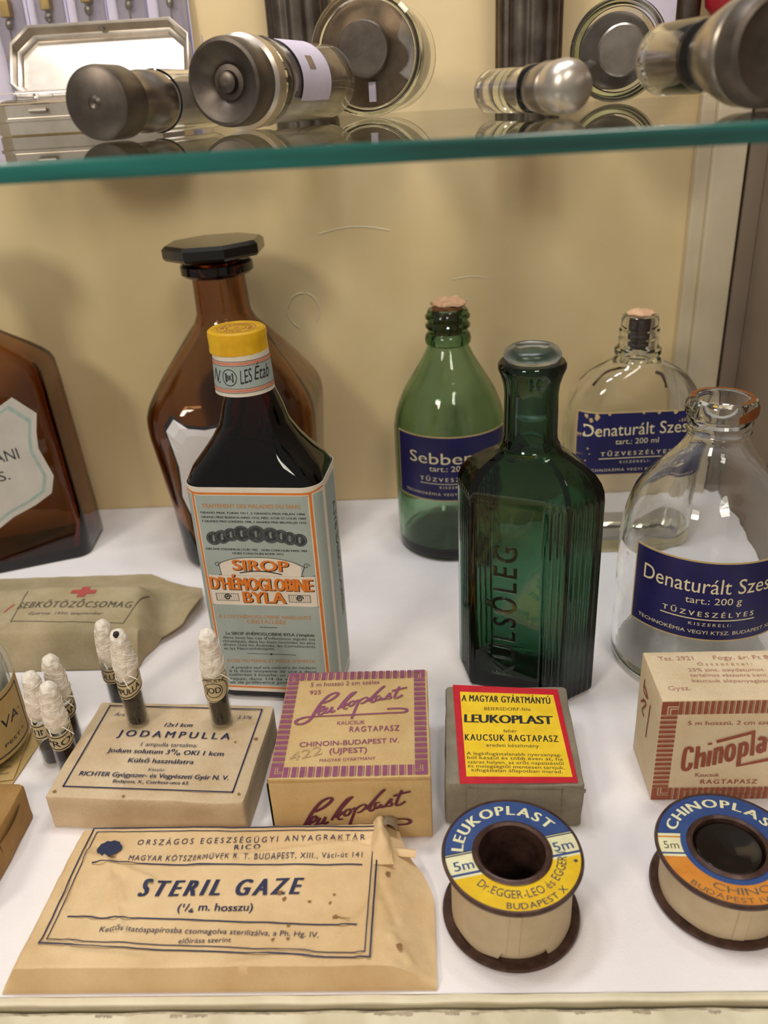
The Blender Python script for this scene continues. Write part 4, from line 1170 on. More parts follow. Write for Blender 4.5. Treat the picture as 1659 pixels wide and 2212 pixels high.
# brown paper box at the left edge
bx = MB()
def crumple(o_, amp, sc=1.2, seed=0):
    o_.v = [(x + amp * nz(x, y, z + seed, sc), y + amp * nz(x + 9, y, z + seed, sc), max(0.0, z + amp * nz(x, y + 7, z + seed, sc) * (1 if z > 0.05 else 0))) for x, y, z in o_.v]
    return o_
def soft_box(x0, x1, y0, y1, h, rad, n=10, amp=0.0, seed=0, sc=1.2, top_in=0.0):
    """a box of soft card: rounded plan, rounded top edge"""
    cx, cy, a, b = (x0 + x1) / 2, (y0 + y1) / 2, (x1 - x0) / 2, (y1 - y0) / 2
    def pl(off, z, m_=0):
        base = rrect(a + off, b + off, max(rad + off, 0.03), 24)
        pts = []
        for p, q in zip(base, base[1:] + base[:1]):
            L_ = hypot(q[0] - p[0], q[1] - p[1])
            k_ = max(1, int(L_ / 0.35))
            for i in range(k_):
                pts.append((cx + p[0] + (q[0] - p[0]) * i / k_, cy + p[1] + (q[1] - p[1]) * i / k_, z))
        return pts
    b0 = pl(0, 0)
    N_ = len(b0)
    def ring(off, z):
        s1, s2 = (a + off) / a, (b + off) / b
        return [(cx + (x - cx) * s1, cy + (y - cy) * s2, z) for x, y, _ in b0]
    R_ = [ring(-0.03, 0), ring(0, 0.05)] + [ring(-top_in * k / 4, h * k / 4) for k in (1, 2, 3)] + [ring(-top_in, h - rad * 0.6), ring(-top_in - rad * 0.18, h - rad * 0.18), ring(-top_in - rad * 0.6, h)]
    for k in (0.8, 0.6, 0.4, 0.2):
        R_.append([(cx + (x - cx) * k, cy + (y - cy) * k, h) for x, y, _ in R_[7]])
    mb = MB().loft(R_)
    if amp:
        crumple(mb, amp, sc, seed)
    return mb
bx = soft_box(-3.6, 0, -4.9, 0, 1.5, 0.22, amp=0.09, seed=3, sc=0.8)
t = thing('paper_box', 'crumpled brown paper box at the lower left edge', 'box', (-14.70, 22.25, 0), 0)
obj('box_body', bx, 'brown_box', t)
m = MB()
m.grid(6, 8, lambda a, b: (0.02 + 0.10 * sin(pi * b) * a, -2.4 + 1.7 * b, 0.12 + 0.95 * a + 0.1 * b))
obj('folded_flap', m, 'brown_box', t)

# ------------------------------------------------------------------ wound dressing pack
t = thing('dressing_pack', 'khaki paper dressing packet with a red cross, in front of the amber bottles', 'packet', (-17.5, 34.0, 0), 0)
def pk_edge(b):
    ks = [(0, -13.35), (0.1, -13.3), (0.22, -12.9), (0.35, -11.9), (0.6, -11.35), (0.75, -11.7), (0.82, -12.8), (0.9, -13.9), (1.0, -15.0)]
    for p, q in zip(ks, ks[1:]):
        if b <= q[0]:
            return p[1] + (q[1] - p[1]) * (b - p[0]) / (q[0] - p[0]) + 17.5
    return 2.5
def pk_xy(a, b):
    y = -3.1 + 8.3 * b
    return -6.2 + (pk_edge(b) + 6.2) * a, y
def pk_plateau(x, y):
    return sstep(-3.2, -2.3, y) * (1 - sstep(1.15, 3.5, y)) * (1 - sstep(3.2, 4.4, x + 0.25 * (y - 1)))
def pk_h(x, y):
    p = pk_plateau(x, y)
    fl = 0.42 + 0.10 * sin(x * 0.9 + 1) * sstep(2.0, 5.0, x) + 0.18 * sstep(4.0, 5.8, x) * (1 + sin(y * 1.3)) - 0.22 * sstep(3.2, 5.1, y)
    fl *= sstep(-3.15, -2.7, y)
    return max(0.03, fl + (1.66 + 0.22 * cos(0.28 * (x + 1)) * cos(0.4 * (y - 0.4)) - fl) * p) + 0.035 * nz(x, y, 1, 0.9) + 0.02 * nz(x, y, 4, 2.4)
m = MB()
NU, NV = 90, 66
def pk_top(a, b):
    x, y = pk_xy(a, b)
    return (x, y, pk_h(x, y))
def pk_bot(a, b):
    x, y = pk_xy(a, b)
    p = pk_plateau(x, y)
    return (x, y, max(0.0, (pk_h(x, y) - 0.07) * (1 - sstep(0, 0.25, p))))
m.grid(NU, NV, pk_top)
m.grid(NU, NV, pk_bot)
n0 = (NU + 1) * (NV + 1)
m.f += [(i, i + 1, n0 + i + 1, n0 + i) for i in range(NU)]
m.f += [(j * (NU + 1) + NU, (j + 1) * (NU + 1) + NU, n0 + (j + 1) * (NU + 1) + NU, n0 + j * (NU + 1) + NU) for j in range(NV)]
m.f += [(NV * (NU + 1) + i + 1, NV * (NU + 1) + i, n0 + NV * (NU + 1) + i, n0 + NV * (NU + 1) + i + 1) for i in range(NU)]
m.f += [((j + 1) * (NU + 1), j * (NU + 1), n0 + j * (NU + 1), n0 + (j + 1) * (NU + 1)) for j in range(NV)]
pb = obj('packet_body', m, 'pack', t, smooth=50)
pf = lambda u, v: (u, v, pk_h(u, v) + 0.016)
P = T['PKf']
m = MB()
m.line(P[0], P[3], 0.05, pf, 20)
m.line(P[3], P[2], 0.05, pf, 30)
m.line(P[2], P[1], 0.05, pf, 20)
for it in T['PK']:
    write(m, *it, pf)
ink('lettering', m, 'grey_ink', pb)
cx, cy = P[4]
cy -= 0.05
xs = [-0.62, -0.48, -0.34, -0.2, -0.07, 0.07, 0.2, 0.34, 0.48, 0.62]
ys = [-0.47, -0.37, -0.27, -0.17, -0.06, 0.06, 0.17, 0.27, 0.37, 0.47]
m = MB().add([(cx + x, cy + y, pf(cx + x, cy + y)[2] + 0.012) for y in ys for x in xs],
             [(r * 10 + c, r * 10 + c + 1, r * 10 + c + 11, r * 10 + c + 10) for r in range(9) for c in range(9) if 3 <= r <= 5 or 3 <= c <= 5])
ink('red_cross', m, 'red_cross', pb)
ink('red_bar', MB().line(P[5], P[6], 0.13, pf, 10), 'red_cross', pb)
ink('red_bar', MB().line((-2.75, -0.75), (-2.55, -0.2), 0.1, pf, 4), 'red_cross', pb)

# ------------------------------------------------------------------ card boxes
# iodine ampoule box
t = thing('ampoule_box', 'low buff card box printed in navy, two ampoules standing on it', 'box', (-13.756, 21.563, 0), math.degrees(-0.066))
JH = 1.465
b = obj('box_body', soft_box(0, 7.25, 0, 5.2, JH, 0.14, amp=0.035, seed=11, sc=1.0), 'jbox', t)
fz = flat(JH + 0.045)
m = MB()
m.frame(T['Jf'], 0.055, fz)
for it in T['J']:
    write(m, *it, fz)
ink('lettering', m, 'navy', b)
for (x, y, rad) in ((0.3, 0.25, 0.08), (6.95, 3.2, 0.1), (6.2, 3.0, 0.05), (4.2, 1.1, 0.04), (2.9, 0.12, 0.06), (7.0, 0.4, 0.07)):
    sm = MB()
    blot(sm, x, y, rad, flat(JH + 0.042))
    ink('stain', sm, 'stain', b)


def striped_border(fn, x0, x1, y0, y1, wx, wy, pitch, m):
    """plaster box edge: broad bars with a hairline between them, mitred corners of nested angles"""
    def bars(a0, a1, put):
        n = max(1, round((a1 - a0) / pitch))
        p = (a1 - a0) / n
        for k in range(n):
            c = a0 + p * (k + 0.5)
            put(c - p * 0.40, c + p * 0.18)
            put(c + p * 0.30, c + p * 0.40)
    q = lambda a, b, c, d: m.add([fn(a, c), fn(b, c), fn(b, d), fn(a, d)], [(0, 1, 2, 3)])
    bars(x0 + wx, x1 - wx, lambda a, b_: (q(a, b_, y0, y0 + wy), q(a, b_, y1 - wy, y1)))
    bars(y0 + wy, y1 - wy, lambda a, b_: (q(x0, x0 + wx, a, b_), q(x1 - wx, x1, a, b_)))
    for sx, ox in ((1, x0), (-1, x1)):
        for sy_, oy in ((1, y0), (-1, y1)):
            for t0, t1 in ((0.0, 0.35), (0.43, 0.52), (0.6, 1.0)):
                X = lambda v: ox + sx * wx * v
                Y = lambda v: oy + sy_ * wy * v
                q(X(t0), X(1), Y(t0), Y(t1))
                q(X(t0), X(t1), Y(t1), Y(1))


# plum plaster box
t = thing('plaster_box', 'tan card box with a striped plum border and plum script lettering', 'box', (-5.488, 20.801, 0), 0.1)
LH = 2.798
b = obj('box_body', soft_box(0, 5.47, 0, 5.75, LH, 0.07, amp=0.02, seed=21, sc=0.8), 'kraft', t)
fz = flat(LH + 0.03)
m = MB()
striped_border(fz, 0.04, 5.38, 0.07, 5.72, 0.43, 0.47, 0.285, m)
ink('striped_border', m, 'purple', b)
m = MB()
fz = flat(LH + 0.033)
for it in T['L1']:
    write(m, *it, fz)
for k, s in enumerate(T['script']):
    m.stroke(s, 0.10 if k in (0, 12) else 0.078, fz, taper=True, lift=0.001 * (k + 1))
ink('lettering', m, 'purple', b)
m = MB()
write(m, '422', 0.65, 0.8, 1.75, 1.15, 0.42, 'i', flat(LH + 0.031))
ink('pencil_number', m, 'pencil', b)
m = MB()
for k, s in enumerate(T['script2']):
    m.stroke(s, 0.11 if k in (0, 12) else 0.082, front(-0.03), taper=True, lift=0.001 * (k + 1))
ink('side_lettering', m, 'plum_dark', b)
m = MB().grid(8, 4, lambda a, c: (0.0 + 5.45 * a, -0.05 - 0.03 * c, LH - 0.10 + 0.10 * c - 0.02 * sin(a * 9)))
obj('folded_edge', m, 'kraft', b)
m = MB().grid(4, 8, lambda a, c: (-0.05 - 0.02 * a, 0.05 + 5.5 * c, 0.02 + 2.5 * a))  # dark sheet paints the shade inside the sleeve's open side
ink('slot_shade', m, 'groove', b, 'painted shade of the gap along the left side of the lid')

# yellow and red plaster box
t = thing('plaster_box', 'grey card box with a yellow and red paper label on top', 'box', (0.447, 21.381, 0), math.degrees(-0.047))
YH = 1.884
b = obj('box_body', soft_box(0, 4.72, 0, 5.3, YH, 0.16, amp=0.045, seed=31, sc=1.1), 'grey_card', t)
lab = ink('label', MB().poly(T['L2o'], flat(YH + 0.05)), 'red', b, 'yellow label with a broad red border')
ink('yellow_field', MB().poly(T['L2i'], flat(YH + 0.054)), 'yellow', lab)
m = MB()
for it in T['L2']:
    write(m, *it, flat(YH + 0.058))
ink('lettering', m, 'black', lab)
for x, z, rad in ((2.9, 1.35, 0.06), (2.75, 1.37, 0.03)):
    m = MB()
    blot(m, x, z, rad, front(-0.05))
    ink('stain', m, 'dirt', b)
m = MB()
m.grid(6, 4, lambda a, c: (4.0 + 0.75 * a, -0.06 - 0.1 * c * a, YH - 0.28 * (1 - c) + 0.02))
m.grid(6, 3, lambda a, c: (0.75 + 3.2 * a, -0.055 - 0.02 * sin(3 * a), 0.55 + 1.2 * c))
obj('torn_flap', m, 'grey_card', b)

# standing cream plaster box
t = thing('plaster_box', 'cream card box standing on edge, rust striped border and slanted rust lettering', 'box', (7.817, 22.329, 0), math.degrees(-0.01))
CH_ = 4.458
b = obj('box_body', soft_box(0, 5.3, 0, 2.727, CH_, 0.06, amp=0.015, seed=41, sc=0.8), 'cream_card', t)
m = MB()
striped_border(front(-0.025), 0.0, 5.28, 0.02, CH_ - 0.02, 0.56, 0.55, 0.21, m)
ink('striped_border', m, 'rust', b)
m = MB()
for it in T['Cf']:
    write(m, *it, front(-0.03))
for s in T['chin']:
    m.stroke(s, 0.138, front(-0.03), smooth=len(s) > 5 and s is not T['chin'][8], lift=0.001 * (1 + T['chin'].index(s)))
ink('lettering', m, 'rust', b)
m = MB()
for it in T['Ct']:
    write(m, *it, flat(CH_ + 0.02))
ink('top_lettering', m, 'rust_light', b)
m = MB()
for s in T['chinl']:
    m.stroke(s, 0.09, lambda u, v: (-0.025, u, v))
ink('side_lettering', m, 'rust', b)


# ------------------------------------------------------------------ gauze packet
t = thing('gauze_packet', 'large aged paper gauze packet with a navy frame, lying by the front rail', 'packet', (-6.4, 18.0, 0), 0)
def ga_xy(a, b):
    xl = -6.45 + 0.30 * b + 0.15 * sstep(0.75, 1, b)
    xr = 6.35 - 1.0 * sstep(0.5, 1.0, b) - 0.12 * sstep(0.7, 0.78, b)
    return xl + (xr - xl) * a, -2.72 + 5.5 * b
def ga_h(x, y):
    h = 0.92
    h *= sstep(-2.76, -2.56, y)
    h *= 1 - sstep(2.55, 2.8, y) * 0.9
    xe = -6.45 + 0.30 * (y + 2.72) / 5.5
    h *= 0.25 * sstep(xe, xe + 0.10, x) + 0.75 * sstep(xe + 0.02, xe + 0.55, x)
    rs = sstep(4.45, 6.4, x + 0.1 * (y - 1))
    h = h * (1 - rs) + (0.10 * sstep(-2.74, -2.5, y)) * rs
    h += 0.06 * nz(x, y, 2, 0.55) + 0.03 * nz(x, y, 8, 1.7) + 0.012 * nz(x, y, 3, 4)
    for (x0, y0, x1, y1, amp, wd) in ((-4.9, 2.2, -3.0, -1.6, 0.05, 0.10), (-5.2, 1.5, -2.6, 0.4, 0.05, 0.12), (-5.0, 1.9, -3.8, 1.1, -0.05, 0.09), (3.0, 2.1, 4.7, 1.7, -0.04, 0.08), (-1.5, 1.15, 4.4, 1.95, 0.03, 0.07), (3.4, -1.9, 4.6, -0.3, 0.03, 0.12), (4.3, -2.6, 4.4, 2.0, 0.035, 0.1), (-4.6, -2.0, -4.0, 0.5, 0.03, 0.1), (-5.9, 1.2, -5.0, -0.6, -0.04, 0.12), (-3.9, 0.6, -3.3, -0.5, 0.035, 0.09), (0.5, -2.5, 2.6, -2.2, 0.03, 0.12), (-5.6, -1.9, -2.2, -2.3, 0.03, 0.12), (5.0, -1.5, 5.7, -2.4, 0.04, 0.15), (4.6, 0.4, 5.2, -1.2, -0.03, 0.12)):
        dx, dy = x1 - x0, y1 - y0
        L2 = dx * dx + dy * dy
        tt = ((x - x0) * dx + (y - y0) * dy) / L2
        if -0.1 < tt < 1.1:
            dd = abs((x - x0) * dy - (y - y0) * dx) / sqrt(L2)
            h += 1.8 * amp * math.exp(-(dd / wd) ** 2) * (1 - sstep(0.85, 1.1, abs(tt - 0.5) * 2))
    return max(0.02, h)
m = MB()
NU, NV = 150, 76
m.grid(NU, NV, lambda a, b_: (*ga_xy(a, b_), ga_h(*ga_xy(a, b_))))
m.grid(NU, NV, lambda a, b_: (*ga_xy(a, b_), 0.0))
n0 = (NU + 1) * (NV + 1)
m.f += [(i, i + 1, n0 + i + 1, n0 + i) for i in range(NU)]
m.f += [(j * (NU + 1) + NU, (j + 1) * (NU + 1) + NU, n0 + (j + 1) * (NU + 1) + NU, n0 + j * (NU + 1) + NU) for j in range(NV)]
m.f += [(NV * (NU + 1) + i + 1, NV * (NU + 1) + i, n0 + NV * (NU + 1) + i, n0 + NV * (NU + 1) + i + 1) for i in range(NU)]
m.f += [((j + 1) * (NU + 1), j * (NU + 1), n0 + j * (NU + 1), n0 + (j + 1) * (NU + 1)) for j in range(NV)]
gb = obj('packet_body', m, 'gauze_paper', t, smooth=50)
gf = lambda u, v: (u, v, max(ga_h(u + p, v + q) for p in (-0.13, 0, 0.13) for q in (-0.13, 0, 0.13)) + 0.024)
G = T['GAf']
m = MB()
for k_, wd in ((0, 0.05), (0.16, 0.035)):
    c = [(x + (k_ if x < 0 else -k_), y + (k_ if y < 0 else -k_)) for x, y in G[:4]]
    m.frame(c, wd, gf, 60)
m.line(G[4], G[5], 0.05, gf, 60)
m.line(G[6], G[7], 0.05, gf, 60)
for it in T['GA']:
    write(m, *it, gf)
ex, ey = G[8]
n = 22
m.poly([(ex + (0.42 if q % 2 else 0.34 + 0.1 * rr.random()) * cos(2 * pi * q / n), ey + (0.34 if q % 2 else 0.25 + 0.1 * rr.random()) * sin(2 * pi * q / n)) for q in range(n)], lambda u, v: (u, v, gf(ex, ey)[2] + 0.01))
ink('lettering', m, 'navy', gb)
for (x, y, rad) in ((1.55, -0.15, 0.09), (1.7, -0.35, 0.07), (2.5, -0.45, 0.06), (3.15, -0.5, 0.06), (3.25, -0.2, 0.05), (3.35, -1.0, 0.09), (1.95, -1.28, 0.06), (2.0, -1.72, 0.05), (1.55, -1.75, 0.06), (5.3, -2.0, 0.1), (4.9, 0.6, 0.09)):
    m = MB()
    blot(m, x, y, rad, lambda u, v: (u, v, gf(u, v)[2] + 0.004))
    ink('stain', m, 'stain', gb)
m = MB()
m.stroke([(3.3, -0.98), (3.6, -1.05), (3.8, -1.12)], 0.03, gf)
ink('stain', m, 'stain', gb)
# torn upper right corner: lifted flaps of paper
def flap(fn, nu=12, nv=12):
    m_ = MB().grid(nu, nv, fn)
    k_ = MB().grid(nu, nv, lambda a, b_: tuple(p - q for p, q in zip(fn(a, b_), (0, 0, 0.03))))
    return m_.merge(k_)
o = obj('torn_corner', flap(lambda a, b_: (4.35 + 0.75 * a * (1 - 0.35 * b_) + 0.1 * nz(b_ * 4, a, 2), 0.9 + 1.75 * b_, 0.93 + (0.42 * sin(pi * min(1, a * 0.9)) + 0.10 * nz(a * 3, b_ * 5, 3)) * sstep(0, 0.45, b_) - 0.22 * a * b_)), 'gauze_paper', gb)
o['label'] = 'torn and lifted corner of the paper'
obj('torn_strip', flap(lambda a, b_: (4.95 + 0.85 * a, 1.55 + 0.32 * b_ - 0.2 * a, 0.60 + 0.12 * sin(3 * b_) + 0.1 * a)), 'gauze_paper', gb)
m = MB()
m.grid(6, 6, lambda a, b_: (4.5 + 0.7 * a, 2.25 + 0.5 * b_, 0.96 + 0.30 * sin(pi * a) * (1 - 0.4 * b_) + 0.06 * nz(a * 4, b_ * 4)))
obj('exposed_wadding', m, 'faded', gb)


# ------------------------------------------------------------------ plaster spools
def ring_zone(m, r0, r1, fa, fb, fn, nr=10, na=60):
    """part of a ring between the angles fa(r) and fb(r) (radians)"""
    rows = []
    for i in range(nr + 1):
        r = r0 + (r1 - r0) * i / nr
        a, b = fa(r), fb(r)
        rows.append([fn(r * cos(a + (b - a) * k / na), r * sin(a + (b - a) * k / na)) for k in range(na + 1)])
    v = [p for row in rows for p in row]
    return m.add(v, [(i * (na + 1) + k, i * (na + 1) + k + 1, (i + 1) * (na + 1) + k + 1, (i + 1) * (na + 1) + k) for i in range(nr) for k in range(na)])


def spool(name, label, loc, rz, R, H, r_in, hole, tape_r, parts, t_lo, plug=None):
    t = thing(name, label, 'spool', loc, rz)
    rim = 0.12
    top = obj('top_flange', MB().lathe([(r_in - 0.05, H - 0.02), (R - 0.06, H - 0.02), (R - 0.04, H + 0.02), (R + 0.02, H + 0.015), (R + 0.05, H - 0.07), (R + 0.02, H - 0.17), (R - 0.1, H - 0.2), (r_in - 0.05, H - 0.16), (r_in - 0.05, H - 0.02)], 96, False, False), 'brown_tin', t)
    obj('bottom_flange', MB().lathe([(hole, 0.03), (R - 0.1, 0.0), (R + 0.03, 0.03), (R + 0.06, 0.1), (R + 0.02, 0.17), (R - 0.1, 0.16), (hole, 0.12), (hole, 0.03)], 96, False, False), 'brown_tin', t)
    obj('hub', MB().lathe([(hole, 0.05), (hole + 0.08, 0.05), (hole + 0.08, H - 0.2), (r_in, H - 0.05), (r_in + 0.06, H + 0.02), (r_in - 0.02, H + 0.09), (hole + 0.08, H + 0.1), (hole, H + 0.04), (hole, 0.05)], 72, False, False), 'brown_tin', t)
    tp = MB()
    n = 120
    tp.loft([[((tape_r + k * 0.0) * cos(2 * pi * j / n), tape_r * sin(2 * pi * j / n), (t_lo(2 * pi * j / n) if k == 0 else H - 0.17)) for j in range(n)] for k in (0, 1)], False, False)
    tp.loft([[((tape_r - 0.12) * cos(2 * pi * j / n), (tape_r - 0.12) * sin(2 * pi * j / n), z) for j in range(n)] for z in (0.16, H - 0.17)], False, False)
    tp.grid(1, 8, lambda a, b: ((tape_r + 0.02) * cos(-1.75 + 0.18 * a + 0.05 * b), (tape_r + 0.02) * sin(-1.75 + 0.18 * a + 0.05 * b), t_lo(-1.7) + (H - 0.2 - t_lo(-1.7)) * b))
    obj('tape_roll', tp, 'tape', t)
    if plug:
        o = obj('plug', MB().lathe([(hole - 0.01, H - 0.35), (hole - 0.02, H - 0.12), (hole - 0.12, H - 0.06), (0.6, H - 0.10), (0.3, H - 0.16), (0.05, H - 0.17)], 64), plug, t)
        o['label'] = 'glossy black filling of the hub'
    else:
        obj('core_bottom', MB().lathe([(hole - 0.01, 0.06), (hole - 0.01, 0.08), (0.05, 0.08)], 48), 'plug', t)
    return t, top


ry = random.Random(5)
def lo1(a):
    d_ = (a + pi / 2 + pi) % (2 * pi) - pi
    return 0.19 + (0.26 if -0.3 < d_ < 0.5 else 0) + 0.03 * sin(a * 9)
t, fl = spool('plaster_spool', 'plaster spool with a blue, cream and yellow label and an empty hub', (2.336, 17.839, 0), 0, 2.07, 2.586, 1.14, 1.0, 1.84, None, lo1)
H1 = 2.586
AS = lambda v: (lambda r: math.asin(max(-1, min(1, v / r))))
AR = lambda v: (lambda r: pi - math.asin(max(-1, min(1, v / r))))
zf = lambda k: (lambda u, v: (u * cos(radians(12.5)) - v * sin(radians(12.5)), u * sin(radians(12.5)) + v * cos(radians(12.5)), H1 - 0.015 + 0.004 * k))
lab = ink('label_disc', ring_zone(MB(), 1.13, 2.03, lambda r: 0, lambda r: 2 * pi, zf(1)), 'cream_tin', fl)
ink('blue_sector', ring_zone(MB(), 1.13, 2.03, AS(0.36), AR(0.36), zf(2)), 'blue_tin', lab)
ink('yellow_sector', ring_zone(MB(), 1.13, 2.03, lambda r: pi - AS(-0.53)(r), lambda r: 2 * pi + AS(-0.53)(r), zf(2)), 'yellow_tin', lab)
for s0, s1 in ((AS(-0.45), AS(-0.37)), (AR(-0.37), AR(-0.45))):
    ink('blue_stripe', ring_zone(MB(), 1.13, 2.03, s0, s1, zf(2), na=4), 'blue_tin', lab)
for u0 in (-1.84, 1.26):
    m = MB()
    write(m, '5m', u0, -0.27, u0 + 0.6, -0.27, 0.33, 'm', zf(3))
    ink('length_mark', m, 'blue_tin', lab)
m = MB()
for v0, v1 in ((0.27, 0.31), (0.34, 0.37)):
    ring_zone(m, 1.13, 2.03, AS(v0), AS(v1), zf(3), na=4)
    ring_zone(m, 1.13, 2.03, AR(v1), AR(v0), zf(3), na=4)
write_arc(m, 'Dr.EGGER-LEO és EGGER I.', 1.60, 211, 351, 0.27, 'n', zf(3), True)
write_arc(m, 'BUDAPEST X', 1.95, 246, 306, 0.20, 'm', zf(3), True)
m.poly([(1.72 + (0.09 if q % 2 else 0.04) * cos(q * pi / 5), -0.72 + (0.09 if q % 2 else 0.04) * sin(q * pi / 5)) for q in range(10)], zf(3))
ink('black_lettering', m, 'navy', lab)
m = MB()
write_arc(m, 'LEUKOPLAST', 1.46, 166, 22, 0.36, 's', zf(4))
ink('cream_lettering', m, 'cream_tin', lab)

def lo2(a):
    return 0.17 + 0.02 * sin(a * 7)
t, fl = spool('plaster_spool', 'plaster spool with a blue and orange label and a black-filled hub', (9.052, 18.532, 0), 0, 2.14, 1.912, 1.18, 1.06, 1.92, None, lo2, plug='plug')
H1 = 1.912
zf = lambda k: (lambda u, v: (u * cos(radians(-3)) - v * sin(radians(-3)), u * sin(radians(-3)) + v * cos(radians(-3)), H1 - 0.015 + 0.004 * k))
lab = ink('label_disc', ring_zone(MB(), 1.17, 2.10, lambda r: 0, lambda r: 2 * pi, zf(1)), 'cream_tin', fl)
m = ring_zone(MB(), 1.17, 2.10, AS(0.46), AR(0.46), zf(2))
ring_zone(m, 1.17, 1.42, lambda r: 0, lambda r: 2 * pi, zf(2.5))
for s_ in (AS, AR):
    ring_zone(m, 1.17, 2.10, s_(-0.27), s_(-0.33), zf(2), na=4)
ink('blue_sector', m, 'blue_tin', lab)
m = ring_zone(MB(), 1.40, 2.10, lambda r: pi - AS(-0.42)(r), lambda r: 2 * pi + AS(-0.42)(r), zf(2))
for s_ in (AS, AR):
    ring_zone(m, 1.42, 2.10, s_(0.30), s_(0.36), zf(2), na=4)
ink('orange_sector', m, 'orange_tin', lab)
for u0 in (-1.95, 1.50):
    m = MB()
    write(m, '5m', u0, -0.13, u0 + 0.45, -0.13, 0.28, 'n', zf(3))
    ink('length_mark', m, 'grey_ink', lab)
m = MB()
write_arc(m, 'CHINOIN', 1.75, 238, 318, 0.24, 'n', zf(3), True)
write_arc(m, 'BUDAPEST IV. ÚJPEST', 2.03, 222, 330, 0.18, 'n', zf(3), True)
ink('dark_lettering', m, 'grey_ink', lab)
m = MB()
write_arc(m, 'CHINOPLAST', 1.55, 160, 14, 0.34, 's', zf(4))
ink('cream_lettering', m, 'cream_tin', lab)


# ------------------------------------------------------------------ iodine ampoules
AMP = []
def ampoule(first, loc, rz, label, fill, tilt=(0, 0), txt='JODAMPULLA', kind=0):
    t = thing('iodine_ampoule', label, 'ampoule', loc, rz, 'gauze-tipped iodine ampoules')
    t.rotation_euler = (tilt[0], tilt[1], radians(rz))
    R = 0.43
    obj('glass_tube', MB().lathe([(0.2, 0.0), (0.38, 0.03), (R, 0.12), (R, 2.55), (R - 0.05, 2.6), (R - 0.05, 0.2), (0.2, 0.12)], 36), 'g_wall', t)
    obj('iodine', MB().lathe([(0.18, 0.13), (0.34, 0.18), (R - 0.055, 0.28), (R - 0.055, fill), (0.05, fill)], 32), 'iodine', t)
    # paper band, slanted
    n = 48
    bd = MB()
    if kind == 0:
        lo = lambda a: 1.72 + 0.22 * sin(a + 0.3)
        hi = lambda a: 2.42 + 0.22 * sin(a + 0.3)
    else:
        lo = lambda a: 1.30 - 0.30 * cos(a + pi / 2) ** 1 * (1 if cos(a + pi / 2) > 0 else 0.3) + 0.35
        hi = lambda a: 2.46
    bd.loft([[(r * cos(2 * pi * j / n), r * sin(2 * pi * j / n), z(2 * pi * j / n)) for j in range(n)] for r, z in ((R + 0.01, lo), (R + 0.03, lo), (R + 0.03, hi), (R + 0.01, hi))], False, False)
    pb = obj('paper_band', bd, 'band', t)
    m = MB()
    fn = lambda u, v: ((R + 0.036) * sin(u / R), -(R + 0.036) * cos(u / R), v)
    off = lambda u: 0.22 * sin(u / R - pi / 2 + 0.3)
    if kind == 0:
        f2 = lambda u, v: fn(u, v + off(u))
        m.line((-0.95, 1.80), (0.95, 1.80), 0.05, f2, 24)
        m.line((-0.95, 2.34), (0.95, 2.34), 0.05, f2, 24)
        write(m, txt, -0.58, 1.93, 0.58, 1.93, 0.27, 'b', f2)
    else:
        ring = lambda rx, ry: [(0.1 + rx * cos(q * pi / 16), 1.92 + ry * sin(q * pi / 16)) for q in range(32)]
        m.frame(ring(0.34, 0.32), 0.03, fn)
        m.frame(ring(0.58, 0.52), 0.03, fn)
        write(m, 'JOD', -0.18, 1.80, 0.38, 1.80, 0.26, 'b', fn)
        write(m, 'AMPULLA', -0.40, 2.28, 0.62, 2.28, 0.13, 'n', fn)
    ink('lettering', m, 'black', pb)
    # gauze cap
    n = 40
    sd = loc[0] * 3.1
    prof = curve_z([(2.30, 0.39), (2.55, 0.43), (2.9, 0.45), (3.3, 0.40), (3.7, 0.36), (4.05, 0.33), (4.28, 0.25), (4.40, 0.10), (4.42, 0.02)], 4)
    g = MB().loft([[((r * (1 + 0.10 * nz(2 * cos(a), 2 * sin(a), z * 1.3 + sd)) + 0.012 * sin(7 * z * 2 + 3 * a) + 0.012 * sin(7 * z * 2 - 3 * a)) * cos(a) + 0.05 * nz(z, sd, 1, 0.8),
                     (r * (1 + 0.10 * nz(2 * cos(a), 2 * sin(a), z * 1.3 + sd)) + 0.012 * sin(7 * z * 2 + 3 * a) + 0.012 * sin(7 * z * 2 - 3 * a)) * sin(a) + 0.05 * nz(z, sd, 5, 0.8), z) for a in [2 * pi * j / n for j in range(n)]] for z, r in prof])
    gc = obj('gauze_cap', g, 'gauze', t)
    th = MB()
    rt = random.Random(int(abs(sd) * 100))
    for k in range(26):
        a0 = rt.random() * 6.28
        z0 = 2.45 + rt.random() * 1.4
        sl = (rt.random() - 0.5) * 0.9
        pts = []
        for q in range(9):
            a = a0 + q * 0.22
            z = z0 + sl * q / 8
            rad = 0.43 if z < 3.0 else 0.43 - (z - 3.0) * 0.085
            rad *= 1 + 0.10 * nz(2 * cos(a), 2 * sin(a), z * 1.3 + sd)
            pts.append((rad * 1.035 * cos(a) + 0.05 * nz(z, sd, 1, 0.8), rad * 1.035 * sin(a) + 0.05 * nz(z, sd, 5, 0.8), z))
        th.tube(pts, 0.011, 4)
    # loose ends
    for k in range(2):
        a = -2.6 + rt.random() * 2.2
        th.tube([((0.40 + 0.07 * q) * cos(a + 0.08 * q), (0.40 + 0.07 * q) * sin(a + 0.08 * q), 2.55 + 0.06 * q * (0.8 - k) - 0.012 * q * q) for q in range(6)], 0.016, 5)
    obj('thread', th, 'thread', gc)
    return t


